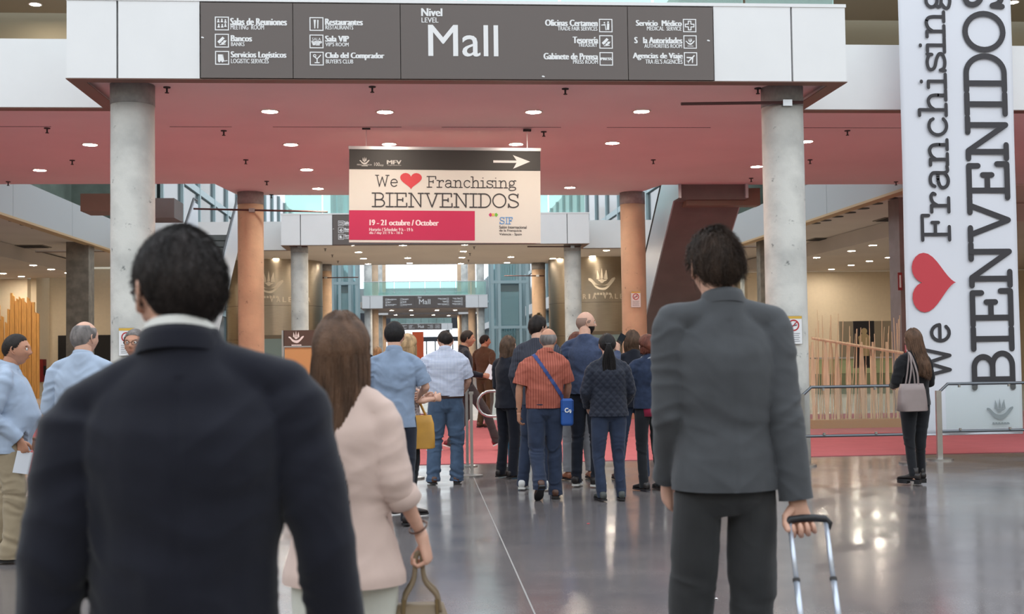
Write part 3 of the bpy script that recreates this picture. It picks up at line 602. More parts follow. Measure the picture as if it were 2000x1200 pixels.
# ---------------------------------------------------------------- escalators
def escalator(x0, x1, yb, yt, zt, flip, label, under=dark_brown):
    """rises from the floor at yb to zt at yt"""
    s = 1 if yt > yb else -1; sl = zt/abs(yt-yb); r = empty('escalator', ((x0+x1)/2, yb, 0)); h = (x1-x0)/2; L = abs(yt-yb)
    P = lambda d, z: (s*d, z)
    pan = mat('escalator_panel', srgb(196,200,206), .3, .5); pan2 = mat('escalator_white', srgb(225,228,234), .35, .1)
    # truss underneath
    def px(poly, a, b, name, m):
        Q = poly if s > 0 else poly[::-1]
        return G().prism_x([P(*q) for q in Q], a, b).obj(name, m, r)
    px([(.75,0),(L,zt-.5),(L+.4,zt-.5),(L+.4,zt-.1),(0,.0)], -h+.03, h-.03, 'truss', under)
    for a, b in ((-h, -h+.12), (h-.12, h)):
        px([(.7,0),(L,zt-.48),(L+.5,zt-.48),(L+.5,zt+.84),(L,zt+.84),(0,.84),(-.5,.8),(-.6,.6),(-.6,0)], a if a < 0 else b-.06, a+.06 if a < 0 else b, 'side_panel', pan2 if flip else pan)
        xm = a+.03 if a < 0 else b-.03
        G().tube([(xm,)+P(-.55,.45),(xm,)+P(-.6,.7),(xm,)+P(-.45,.92),(xm,)+P(0,.96),(xm,)+P(L,zt+.96),(xm,)+P(L+.5,zt+.96)], [(.035,.03)]*6, 8).obj('handrail', rubber, r, True)
    n = int(zt/.21); 
    for i in range(n):
        d = L*i/n+.1; z = zt*(i+1)/n-.12
        y0, y1 = sorted((s*d, s*(d+L/n+.04))); G().box(-h+.13, h-.13, y0, y1, z-.16, z).obj('step', tread, r)
    tag(r, label, 'escalator'); return r
escalator(-6.42, -5.12, 27.6, 34.8, 5.05, True, 'left escalator with white side panel climbing away behind the big left column')
escalator(5.36, 6.82, 31.5, 24.35, 5.05, False, 'right escalator with silver side and dark brown underside, climbing towards the pink ceiling')
b = G().box(-.62,.62,-.5,.5,0,.42).obj('landing_beam', dark_brown); b.location = (-5.75, 26.2, 4.42); tag(b, 'dark brown beam under the ceiling behind the big left column', 'beam')
b = G().box(-.33,.33,-.4,.4,0,.36).obj('landing_beam', brown_trim); b.location = (-6.5, 25.2, 4.46); tag(b, 'brown beam under the ceiling at left, next to the grey gallery', 'beam')
b = G().box(-.78,.78,-.18,.18,0,.36).obj('landing_beam', brown_trim); b.location = (6.35, 24.25, 4.44); tag(b, 'brown beam under the ceiling edge right of the right escalator', 'beam')
# ---------------------------------------------------------------- curved steel walls with the fair's name
def curved_wall(cx, cy, R, label):
    r = empty('curved_wall', (cx, cy, 0)); n = 48; V = []; F = []
    for z in (0, 2.0, 3.2, ZC-.01):
        for k in range(n+1):
            a = math.pi+math.pi*k/n; V.append((R*math.cos(a), R*math.sin(a), z))
    for i in range(3):
        for k in range(n): F.append((i*(n+1)+k, i*(n+1)+k+1, (i+1)*(n+1)+k+1, (i+1)*(n+1)+k))
    mesh_obj('steel_cladding', V, F, steel_wall, r, True)
    for z in (2.0, 3.2): G().tube([(R*1.002*math.cos(math.pi+math.pi*k/n), R*1.002*math.sin(math.pi+math.pi*k/n), z) for k in range(n+1)], [.006]*(n+1), 6).obj('joint', joint_dark, r)
    def wrap(pr, name, m):
        return mesh_obj(name, [((R+.012+v[2])*math.sin(v[0]/R), -(R+.012+v[2])*math.cos(v[0]/R), v[1]) for v in pr.V], pr.F, m, r)
    pr = Print(); emblem(pr, 0, 3.95, .98); wrap(pr, 'emblem', mat('pale_metal', srgb(226,214,192), .5))
    pr = Print(); x = -1.15
    for t, big in (('F',1),('ERIA',0),('  ',0),('V',1),('ALENCIA',0)):
        for ch in t:
            if ch == ' ': x += .08; continue
            w_ = (.05 if ch == 'I' else .12)*(1.3 if big else 1); pr.type(ch, x, 3.32, x+w_, 3.32+(.24 if big else .18), .01); x += w_+.09
    wrap(pr, 'lettering', MATS['pale_metal'])
    G().box(-.75,.75,-R-.06,-R+.3,0,2.15).obj('door_frame', mat('bronze_frame', srgb(120,108,92), .4, .6), r)
    G().box(-.62,.62,-R-.07,-R,.0,2.02).obj('door', glass_teal, r)
    return tag(r, label, 'wall')
curved_wall(X_(528,43.0,560)+.0, 44.3, 1.75, 'curved steel wall with emblem and raised lettering, seen left between the columns')
curved_wall(X_(1172,43.0,560), 44.3, 1.75, 'curved steel wall with emblem and raised lettering, seen right between the columns')
# ---------------------------------------------------------------- glass lifts
def lift(px0, px1, Y, label):
    x0 = X_(px0, Y, 600); x1 = X_(px1, Y, 600); W = x1-x0; r = empty('glass_lift', (x0, Y, 0)); H_ = 13
    for x in (0, .35, W-.35, W):
        for y in (0, 2): G().box(x-.07, x+.07, y-.07, y+.07, 0, H_).obj('post', teal_frame, r)
    for z in (.1, 2.6, 4.9, 7.5, 10): G().box(-.08, W+.08, -.08, .0, z, z+.14).obj('rail', teal_frame, r)
    for z0, z1 in ((.3,2.5),(2.8,4.8),(5.1,7.4),(7.7,9.9)): G().box(.36, W-.36, -.03, -.01, z0, z1).obj('glass_pane', glass_clear, r)
    cab = mat('lift_cabin', srgb(176,208,216), .35); G().box(.4, W-.4, .3, 1.8, 2.75, 4.9).obj('cabin', cab, r); G().box(.4, W-.4, .25, .3, 4.5, 4.9).obj('cabin_beam', mat('lift_grey', srgb(120,134,138), .5), r)
    G().box(0, W, 2.0, 2.04, 0, H_).obj('rear_glass', glass_teal, r)
    return tag(r, label, 'lift')
lift(650, 697, 60, 'tall glass lift shaft in the left background, pale blue frame')
lift(962, 1030, 60, 'tall glass lift shaft in the right background, pale blue frame')
# ---------------------------------------------------------------- timber art wall and screens
def slat_wall(px0, px1, Y, tops, z0, m, label, lean=0, w_px=5):
    x0 = X_(px0, Y, 650); x1 = X_(px1, Y, 650); r = empty('timber_slat_screen', ((x0+x1)/2, Y, 0)); rnd = random.Random(px0+3)
    n = int((px1-px0)/w_px); wd = (x1-x0)/n
    for i in range(n):
        x = x0-(x0+x1)/2+wd*i; zt = tops(i/n, rnd); d = rnd.uniform(0,.05); t = rnd.uniform(-lean, lean)
        P = [(x+.004, z0), (x+wd-.004, z0), (x+wd-.004+t, zt-rnd.uniform(0,.12)), (x+.004+t, zt)]
        V = [(a, -.06-d, b) for a, b in P]+[(a, 0, b) for a, b in P]
        mesh_obj('slat', V, [(0,1,2,3),(7,6,5,4),(0,4,5,1),(1,5,6,2),(2,6,7,3),(3,7,4,0)], m, r)
    return tag(r, label, 'screen')
def tl(f, rnd):
    z = 1.5+(691-np.interp(f, [0,.1,.2,.35,.45,.6,.8,1], [628,590,600,625,585,576,585,600]))/F_PX*43.5
    return z+rnd.uniform(-.25,.3)
slat_wall(-30, 78, 43.8, tl, .0, timber, 'wall panel of tall orange timber slats at far left, ragged top edge', .03, 4.7)
slat_wall(1277, 1343, 34, lambda f, rnd: 1.5+(680-576)/F_PX*34+rnd.uniform(-.18,.12), 0, timber, 'orange timber slat screen behind the grey-suited man, under the escalator', .02, 4)
def stick_screen():
    Y = 21.2; r = empty('timber_stick_screen', (X_(1670, Y, 700), Y, 0)); ox = r.location.x; rnd = random.Random(5)
    bot = lambda px: .0
    for i in range(50):
        px = 1579+i*3.65+rnd.uniform(-1.5,1.5); tpx = px+rnd.uniform(-9,9)
        ty = np.interp(px, [1579,1600,1620,1650,1680,1720,1757], [650,606,612,628,640,620,615])+rnd.uniform(-4,34)
        if rnd.random() < .25: ty += 60
        a = at(px, 836, Y); b = at(tpx, ty, Y); dy = rnd.uniform(-.12,.12); wd = rnd.uniform(.008,.014)
        if i % 7 == 2:                      # leaf-shaped board hanging from the rail
            top = at(px, 668, Y).z; P = [(0,.06),(.3,.05),(.62,.045),(1,.01)]; wide = rnd.uniform(.035,.06)
            V = []; 
            for t, ww in ((0,.02),(.25,wide*.6),(.5,wide),(.75,wide*.7),(1,.015)):
                z = .12+(top-.12)*t; xx = a.x-ox
                V += [(xx-ww, dy-.012, z), (xx+ww, dy-.012, z), (xx+ww, dy+.012, z), (xx-ww, dy+.012, z)]
            F = [(k*4+j, k*4+(j+1)%4, k*4+4+(j+1)%4, k*4+4+j) for k in range(4) for j in range(4)]+[(3,2,1,0),(16,17,18,19)]
            mesh_obj('leaf_board', V, F, pale_timber, r)
        else:
            G().add(*tube([(a.x-ox, dy, .1), (b.x-ox, dy, b.z)], [wd, wd*.6], 4)).obj('stick', pale_timber, r)
    a = at(1580, 661, Y); b = at(1757, 690, Y)
    G().add(*tube([(a.x-ox,-.15,a.z),(b.x-ox,-.15,b.z)], [.03,.03], 6)).obj('sloping_rail', pale_timber, r)
    G().box(a.x-ox-.05, b.x-ox+.05, -.2, .2, .008, .16).obj('base', mat('plinth_timber', srgb(176,136,84), .6), r)
    tag(r, 'screen of thin pale timber sticks with a sloping rail, right of the big right column', 'screen')
stick_screen()
# counter and dark screen behind the sticks
r = empty('reception_counter', (X_(1680,36,720), 36, 0)); G().box(-1.3,1.6,0,.7,0,.62).obj('body', mat('olive_panel', srgb(120,128,96), .5), r); G().box(-1.35,1.65,-.05,.75,1.1,1.14).obj('top', steel, r); G().box(-1.3,1.6,0,.03,.64,1.09).obj('glass_front', glass_mat('olive_glass', (.6,.68,.4,1), .55), r)
tag(r, 'long reception counter with greenish glass front behind the timber sticks', 'counter')
r = empty('poster_stand', (X_(1688,33,660), 33, 0)); G().box(-.3,.3,0,.05,.9,2.2).obj('panel', black_matt, r); G().box(-.33,.33,-.01,.06,.86,.9).obj('frame', joint_dark, r); G().box(-.03,.03,.05,.09,0,.9).obj('leg', joint_dark, r)
pr = Print(); pr.disc(0,1.91,.09); pr.poly([(-.12,1.2),(.12,1.2),(.18,1.75),(.06,1.84),(-.06,1.84),(-.18,1.75)]); pr.wall('print', mat('poster_tan', srgb(170,150,110), .6), r, -.006)
tag(r, 'black poster stand with a pale figure behind the timber sticks', 'stand')
pb = G().box(-1.3,1.3,0,.1,0,2.3).obj('partition', mat('partition_taupe', srgb(150,138,118), .7)); pb.location = (X_(1716,38,640), 38, 0); tag(pb, 'low taupe partition beside the black poster stand', 'partition')
ex = empty('fire_extinguisher', (X_(1757,26.2,560), 25.79, 1.05)); G().cyl(0,0,.08,0,.45,16).obj('cylinder', mat('extinguisher_red', srgb(180,30,34), .35), ex, True); G().cyl(0,0,.03,.45,.53,10).obj('valve', black_matt, ex)
G().tube([(.03,0,.5),(.1,0,.4),(.09,0,.1)], [.012]*3, 6).obj('hose', black_matt, ex); G().box(-.05,.05,.06,.12,.3,.34).obj('bracket', steel, ex); tag(ex, 'red fire extinguisher on the slim pillar by the right-hand woman', 'extinguisher')
q = at(1757.5, 550, 25.88); sg = G().box(-.05,.05,0,.015,-.2,.2).obj('pillar_sign', mat('sign_red', srgb(150,40,44), .5)); sg.location = (q.x, 25.86, q.z)
G().box(-.02,.02,-.004,0,-.14,.14).obj('print', print_white, sg); tag(sg, 'narrow red and white safety sign on the slim grey-mauve pillar', 'sign')
# left hall details
o = empty('hydrant_cabinet', (-13.95, 45.9, .55), math.pi/2); G().box(-.22,.22,0,.15,0,.85).obj('door', mat('hydrant_red', srgb(120,34,36), .4), o); G().box(-.12,.12,-.01,0,.25,.6).obj('glass', dark_glass, o); tag(o, 'dark red fire hydrant cabinet at far left, beside the timber slats', 'cabinet')
for px_, wv in ((132, .36), (198, .6)):
    o = G().box(-wv, wv, 0, .09, 0, 2.3).obj('door_opening', mat('dark_opening', srgb(22,22,24), .7)); o.location = (X_(px_, 46.9, 680), 46.9, 0)
    tag(o, 'dark doorway left of the square pillar' if px_ < 150 else 'dark doorway right of the square pillar', 'doorway')
# ---------------------------------------------------------------- notices on columns
def notice(px, py, W, Hh, cx, cy, R, label):
    dz = at(px, py, cy-R).z; X0 = at(px, py, cy-R).x; r = empty('no_smoking_notice', (X0, cy-R*.98-.03, dz)); k = W/104
    G().box(-W/2, W/2, 0, .012, -Hh/2, Hh/2).obj('board', mat('notice_white', srgb(238,238,240), .5), r)
    G().box(-W/2-.006, W/2+.006, .003, .016, -Hh/2-.006, Hh/2+.006).obj('frame', steel, r)
    pr = Print(); pr.rect(-W/2, Hh/2-.09*Hh, W/2, Hh/2); pr.wall('yellow_strip', mat('notice_yellow', srgb(222,178,72), .5), r, -.002)
    c = Hh*.17; pr = Print(); pr.ring(0, c, W*.26, W*.34); pr.stroke([(-W*.2,c-W*.2),(W*.2,c+W*.2)], W*.06); pr.wall('prohibition_ring', mat('notice_red', srgb(186,48,52), .5), r, -.003)
    pr = Print(); pr.stroke([(-W*.18,c-W*.06),(W*.2,c+W*.02)], W*.07, False); pr.poly([(W*.02,c+W*.08),(W*.1,c+W*.2),(W*.06,c+W*.1)])
    for i in range(5): pr.rect(-W*.36, -Hh*.12-i*Hh*.07, W*(.36-.05*(i % 2)), -Hh*.135-i*Hh*.07)
    pr.wall('print', mat('notice_grey', srgb(90,96,104), .5), r, -.0025)
    tag(r, label, 'notice')
notice(1549, 645, .215, .35, 0, 15.0, .265, 'no-smoking notice with yellow strip on the big right-hand column')
notice(248, 668, .18, .33, 0, 15.0, .265, 'no-smoking notice on the big left-hand column, partly behind a head')
notice(1241.5, 585, .2, .33, 0, 25.2, .265, 'small no-smoking notice on the tan column right of the sign')
# ---------------------------------------------------------------- info kiosk, totem, statue
r = empty('info_kiosk', (X_(592,21,680), 21, 0)); G().box(-.34,.34,0,.08,1.62,1.9).obj('header', mat('kiosk_brown', srgb(86,70,62), .6), r); G().box(-.32,.32,.01,.07,.2,1.6).obj('panel', mat('kiosk_orange', srgb(204,158,104), .6), r)
G().box(-.37,-.33,0,.09,0,1.9).obj('post', steel, r); G().box(.33,.37,0,.09,0,1.9).obj('post', steel, r); G().box(-.34,.34,-.01,.0,1.6,1.625).obj('strip', steel, r)
pr = Print(); emblem(pr, -.12, 1.76, .26); pr.wall('emblem', print_white, r, -.004); tag(r, 'brown and orange information board left of the beige-jacketed woman', 'board')
r = empty('orange_totem', (X_(816.5,68,690), 68, 0)); G().box(-.32,.32,0,.3,.05,2.62).obj('column', mat('totem_orange', srgb(226,92,44), .5), r); G().box(-.4,.4,-.05,.35,0,.05).obj('base', joint_dark, r); tag(r, 'narrow orange totem standing far down the hall', 'totem')
r = empty('bronze_statue', (X_(1053,40,640), 40, 0)); brz = mat('bronze', srgb(84,70,48), .4, .7)
G().box(-.3,.3,-.3,.3,0,.75).obj('plinth', mat('plinth_stone', srgb(120,112,100), .7), r)
g = G(); g.tube([(-.1,0,.74),(-.09,0,1.1),(-.1,0,1.5),(-.03,0,1.75)], [.11,.1,.12,.15], 12); g.tube([(.1,0,.74),(.1,-.03,1.1),(.1,0,1.5),(.03,0,1.75)], [.11,.1,.12,.15], 12)
g.tube([(0,0,1.65),(0,0,1.95),(0,-.02,2.2),(0,0,2.38),(0,0,2.46)], [(.17,.12),(.15,.11),(.2,.13),(.17,.1),(.06,.06)], 16); g.tube([(0,0,2.4),(0,0,2.54)], [.06,.055], 10); g.tube([(0,-.01,2.5),(0,-.01,2.58),(0,0,2.68),(0,0,2.76)], [.06,.095,.1,.05], 14)
for s in (-1,1): g.tube([(s*.18,0,2.34),(s*.3,0,2.1),(s*.2,-.14,1.95),(s*.06,-.17,2.0)], [.065,.055,.045,.035], 10)
g.obj('figure', brz, r, True); tag(r, 'dark bronze standing figure on a plinth, before the tan column right of centre', 'statue')
# ---------------------------------------------------------------- railings and barriers
def railing(px, length, label, Y=15.0):
    p = at(px, 906, Y); r = empty('glass_railing', (p.x, Y, 0)); dm = mat('dark_steel', srgb(110,114,118), .3, .8)
    G().box(-.035,.035,-.02,.02,.02,.9).obj('post', steel, r); G().cyl(0,0,.17,0,.02,24).obj('base_plate', steel, r)
    G().tube([(0,0,.87),(.13,0,.985),(.3,0,.985),(length,0,.985)], [.02]*4, 8).obj('top_rail', dm, r)
    G().tube([(.04,0,.37),(length,0,.37)], [.018]*2, 8).obj('lower_rail', dm, r)
    G().box(.1, length, -.005, .005, .4, .96).obj('glass_pane', glass_clear, r)
    for x in (.28, .95, 1.6):
        if x < length:
            for z in (.38, .94): G().cyl(x, -.012, .018, z, z+.03, 8).obj('clip', steel, r)
    G().box(length-.03, length+.03, -.02, .02, .02, .98).obj('post', steel, r); G().cyl(length,0,.17,0,.02,24).obj('base_plate', steel, r)
    tag(r, label, 'railing')
railing(1568, 1.42, 'glass and steel railing between the big right column and the woman in black', 14.62)
railing(1836, 1.75, 'glass and steel railing in front of the foot of the tall banner')
def stanchion(px, py, h, label, m=steel, w_=.017):
    p = atz(px, py, 0); r = empty('barrier_post', (p.x, p.y, 0)); G().box(-w_,w_,-.02,.02,.015,h).obj('post', m, r); G().cyl(0,0,.13,0,.018,20).obj('base_plate', steel, r); G().box(-w_-.01,w_+.01,-.03,.03,h,h+.03).obj('cap', steel, r)
    tag(r, label, 'post')
stanchion(922, 931, .98, 'shiny steel barrier post right beside the check-shirted man, the nearer of two')
stanchion(913, 912, .98, 'shiny steel barrier post just behind the other one by the check-shirted man')
stanchion(808, 935, .95, 'slim black barrier post between the denim-shirted man and the check-shirted man', black_matt)
stanchion(1297, 922, 1.0, 'pale steel barrier post close by the grey-suited man\'s left sleeve')
def loop(px, py, Y, L_, label, flip=1):
    p = at(px, py, Y); r = empty('barrier_loop', (p.x, Y, 0)); z1, z0 = .92, .56
    P = [(0,0,z0),(-flip*L_*.8,0,z0)]+[(-flip*(L_*.8+.18*math.sin(a)),0,(z0+z1)/2-.18*math.cos(a)) for a in np.linspace(.3,math.pi-.3,7)]+[(-flip*L_*.8,0,z1),(0,0,z1)]
    G().tube(P, [.02]*len(P), 8).obj('loop', steel, r, True); G().box(-.03,.03,-.03,.03,.015,1.0).obj('post', steel, r); G().cyl(0,0,.13,0,.015,20).obj('base_plate', steel, r); G().box(-L_*.8,-.03,-.004,.004,z0,z1).obj('glass_pane', glass_clear, r)
    tag(r, label, 'barrier')
loop(988, 800, 17.0, .28, 'chrome barrier loop just left of the woman in the navy suit')
loop(848, 800, 18.0, .2, 'chrome barrier loop left of the check-shirted man\'s hip')
r = empty('roll_up_display', (X_(1010,14.6,880), 14.75, 0)); G().box(-.1,.12,0,.02,.06,.95).obj('panel', mat('teal_print', srgb(28,92,122), .5), r); G().box(-.13,.15,-.04,.06,0,.06).obj('base', steel, r); tag(r, 'teal blue display panel low behind the orange-shirted man and the navy-suited woman', 'display')
# small marks on the floor
for px_, py_, c, l in ((1149,1024,(200,60,70),'tiny red scrap of paper on the dark floor in mid-foreground'),(1398,1171,(235,232,230),'small white scrap of paper on the floor between the grey-suited man\'s legs')):
    p = atz(px_, py_, 0); V = [(-.012,-.008,.002),(.0,-.014,.006),(.014,-.004,.002),(.008,.01,.007),(-.01,.012,.003)]; o = mesh_obj('paper_scrap', V+[(a,b,c_-.0012) for a,b,c_ in V], [(0,1,2,3,4),(9,8,7,6,5)]+[(i,5+i,5+(i+1)%5,(i+1)%5) for i in range(5)], mat('scrap'+str(px_), srgb(*c), .7)); o.location = (p.x, p.y, 0); tag(o, l, 'paper')
# ================================================================ people
def vnoise(P, s=0):
    """smooth value noise, P (n,3) -> -1..1"""
    P = np.asarray(P, float)+s*17.3; i = np.floor(P).astype(np.int64); f = P-i; f = f*f*(3-2*f)
    def h(a, b, c):
        v = (a*73856093) ^ (b*19349663) ^ (c*83492791); v = (v ^ (v >> 13))*1274126177; v &= 0x7fffffff
        return (v % 100003)/50001.5-1
    r = 0
    for dx in (0,1):
        for dy in (0,1):
            for dz in (0,1):
                r = r+h(i[:,0]+dx, i[:,1]+dy, i[:,2]+dz)*(f[:,0] if dx else 1-f[:,0])*(f[:,1] if dy else 1-f[:,1])*(f[:,2] if dz else 1-f[:,2])
    return r
def fused(g, voxel, smooth=3):
    """voxel union of closed shells -> (V array, faces)"""
    o = mesh_obj('tmp', g.V, g.F, []); m = o.modifiers.new('r', 'REMESH'); m.mode = 'VOXEL'; m.voxel_size = voxel; m.adaptivity = 0
    if smooth:
        s = o.modifiers.new('s', 'SMOOTH'); s.iterations = smooth; s.factor = .5
    dg = bpy.context.evaluated_depsgraph_get(); me = bpy.data.meshes.new_from_object(o.evaluated_get(dg))
    V = np.empty(len(me.vertices)*3); me.vertices.foreach_get('co', V); V = V.reshape(-1,3)
    n = len(me.polygons); ls = np.empty(len(me.loops), int); me.loops.foreach_get('vertex_index', ls); st = np.empty(n, int); me.polygons.foreach_get('loop_start', st); tt = np.empty(n, int); me.polygons.foreach_get('loop_total', tt)
    if n and (tt == 4).all(): F = ls.reshape(-1,4)
    else: F = [tuple(ls[a:a+b]) for a, b in zip(st, tt)]
    od = o.data; bpy.data.objects.remove(o); bpy.data.meshes.remove(od); bpy.data.meshes.remove(me)
    return V, np.array(F)
def vnormals(V, F):
    a, b, c, d = (V[F[:,i]] for i in range(4)); n = np.cross(c-a, d-b); N = np.zeros_like(V)
    for i in range(4): np.add.at(N, F[:,i], n)
    return N/np.maximum(np.linalg.norm(N, axis=1, keepdims=True), 1e-9)
def qmesh(name, V, F, m, parent, smooth=True):
    me = bpy.data.meshes.new(name); F = np.asarray(F)
    me.vertices.add(len(V)); me.vertices.foreach_set('co', np.asarray(V, float).ravel()); k = F.shape[1]
    me.loops.add(F.size); me.loops.foreach_set('vertex_index', F.ravel()); me.polygons.add(len(F)); me.polygons.foreach_set('loop_start', np.arange(0, F.size, k))
    me.update(calc_edges=True); me.polygons.foreach_set('use_smooth', [smooth]*len(F)); me.materials.append(m)
    o = bpy.data.objects.new(name, me); COL.objects.link(o)
    if parent: o.parent = parent
    return o
def patch(V, F, mask, off, N=None):
    """the faces whose vertices all satisfy mask, pushed out by off (number or array)"""
    N = vnormals(V, F) if N is None else N; keep = mask[F].all(axis=1); Fk = F[keep]
    if not len(Fk): return None
    idx = np.unique(Fk); mp = -np.ones(len(V), int); mp[idx] = np.arange(len(idx))
    o = off[idx][:,None] if isinstance(off, np.ndarray) else off
    return V[idx]+N[idx]*o, mp[Fk]
def folds(V, N, centres, amp, freq, axis, seed):
    """soft creases round joints: narrow across the limb axis, long round it"""
    d = np.zeros(len(V))
    for c, r in centres:
        q = V-np.array(c); w_ = np.exp(-(q**2).sum(1)/(r*r)); ax = np.array(axis)
        t = q@ax; P = np.stack([V[:,0]*5, V[:,1]*5, t*freq+2.0*vnoise(V*7, seed)], 1)
        nz = vnoise(P, seed+3); d += w_*amp*(1-2*np.abs(nz))
    return d
def head_shape(k=1, nu=72, nv=54, jaw=1.0, face=1.0, wide=1.0):
    """a head as a closed quad grid; origin at its centre, face to +Y"""
    V = []
    for j in range(nv+1):
        th = math.pi*(.004+.992*j/nv)
        for i in range(nu):
            a = 2*math.pi*i/nu; V.append((math.sin(th)*math.cos(a), math.sin(th)*math.sin(a), math.cos(th)))
    D = np.array(V); P = D*np.array([.076*wide, .097, .118]); x, y, z = P.T.copy()
    t = np.clip(-z/.118, 0, 1); fr = np.clip(D[:,1], 0, 1); bk = np.clip(-D[:,1], 0, 1)
    x *= 1-.30*t**1.7*jaw; x *= 1+.04*np.clip(z/.118, 0, 1)*(1-np.clip(z/.118,0,1))*4
    y *= np.where(y < 0, 1-.5*t**1.4, 1-.06*t); y -= .006*bk
    x = np.sign(x)*np.abs(x)*(1+.06*np.abs(D[:,0])*(z > -.05))
    def gs(x0, z0, sx, sz): return np.exp(-((x-x0)/sx)**2-((z-z0)/sz)**2)*(fr > .12)*np.clip(fr*1.6, 0, 1)
    y += face*(.012*gs(0,-.002,.010,.026)+.021*gs(0,-.026,.0125,.014)+.006*gs(.011,-.032,.007,.008)+.006*gs(-.011,-.032,.007,.008))
    y += face*(-.011*gs(.032,.006,.016,.012)-.011*gs(-.032,.006,.016,.012)+.005*gs(.03,.027,.022,.009)+.005*gs(-.03,.027,.022,.009)+.004*gs(0,.03,.02,.02))
    y += face*(.005*gs(.042,-.02,.018,.018)+.005*gs(-.042,-.02,.018,.018)+.006*gs(0,-.058,.021,.006)+.006*gs(0,-.069,.018,.006)-.003*gs(0,-.0635,.02,.003)-.003*gs(0,-.08,.02,.006)+.011*gs(0,-.1,.024,.016))
    P = np.stack([x, y, z], 1)*k
    F = [(j*nu+i, (j+1)*nu+i, (j+1)*nu+(i+1) % nu, j*nu+(i+1) % nu) for j in range(nv) for i in range(nu)]
    return P, np.array(F), D
def ear(k, s):
    g = G(); c = Vector((s*.079, -.004, -.006))
    pts = [(s*.073,.004,-.034),(s*.082,-.002,-.03),(s*.086,-.014,-.012),(s*.088,-.02,.008),(s*.085,-.014,.024),(s*.08,-.002,.026),(s*.075,.006,.014)]
    g.tube(catmull(pts,3), [.0045]*len(catmull(pts,3)), 7)
    g.tube([(s*.068,-.002,-.03),(s*.076,-.006,-.01),(s*.076,-.006,.012),(s*.07,0,.024)], [(.006,.010),(.006,.014),(.006,.014),(.005,.01)], 8, up=(1,0,0))
    g.tube([(s*.071,.006,-.012),(s*.08,.004,-.012)], [.006,.004], 6)
    g.V = [tuple(a*k for a in v) for v in g.V]; return g
def hand(g, wrist, d, palm_n, side, k=1, curl=.35, grip=0, spread=1, tight=1):
    """palm and five separate fingers; d = direction of the hand, palm_n = where the palm faces, side = +1 thumb on (d x palm_n)"""
    w0 = Vector(wrist); d = Vector(d).normalized(); n = Vector(palm_n); n = (n-d*n.dot(d)).normalized(); a = d.cross(n)*side
    def R(v, ang, axis): return Matrix.Rotation(ang, 3, axis) @ v
    P = lambda l, t, h: w0+d*l*k+a*t*k+n*h*k
    g.add(*tube([P(-.012,0,0),P(.01,.0,0),P(.035,.003,0),P(.065,.002,0),P(.088,0,0),P(.096,0,0)], [(.020*k,.027*k),(.0215*k,.028*k),(.0165*k,.036*k),(.0155*k,.041*k),(.013*k,.041*k),(.008*k,.036*k)], 14, up=n))
    ax = d.cross(n)
    for i, (t, L_, r) in enumerate(((.031,.072,.0088),(.0105,.081,.0092),(-.0105,.075,.0088),(-.031,.058,.0078))):
        c = curl*(1+.12*i) if not grip else grip; base = P(.078, t, 0); dd = R(d, (-.05*(1.5-i))*spread*side, n)
        pts = [base]; ang = 0
        for j, f in enumerate((.18,.42,.26,.2)):
            if j: ang += c*(.9 if j == 1 else 1.1)
            else: ang = c*.5
            dd2 = R(dd, ang, dd.cross(n)); pts.append(pts[-1]+dd2*L_*k*f*(1.05))
        r *= (.93 if grip else 1); rr = [r*k*1.02, r*k*1.05, r*k, r*k*.92, r*k*.78]
        g.add(*tube(pts, rr, 8, up=n, cap_round=True))
    b = P(.02, .022, .006); dd = (d*.62+a*.72+n*.35).normalized()
    pts = [b, b+dd*.032*k]; d2 = (d*.85+a*.3+n*(.45+.5*bool(grip))).normalized(); pts.append(pts[-1]+d2*.03*k); d3 = (d*.75+n*(.5+.6*bool(grip))-a*.1*tight).normalized(); pts.append(pts[-1]+d3*.026*k)
    g.add(*tube(pts, [.0155*k,.0125*k,.0108*k,.0085*k], 8, up=n, cap_round=True))
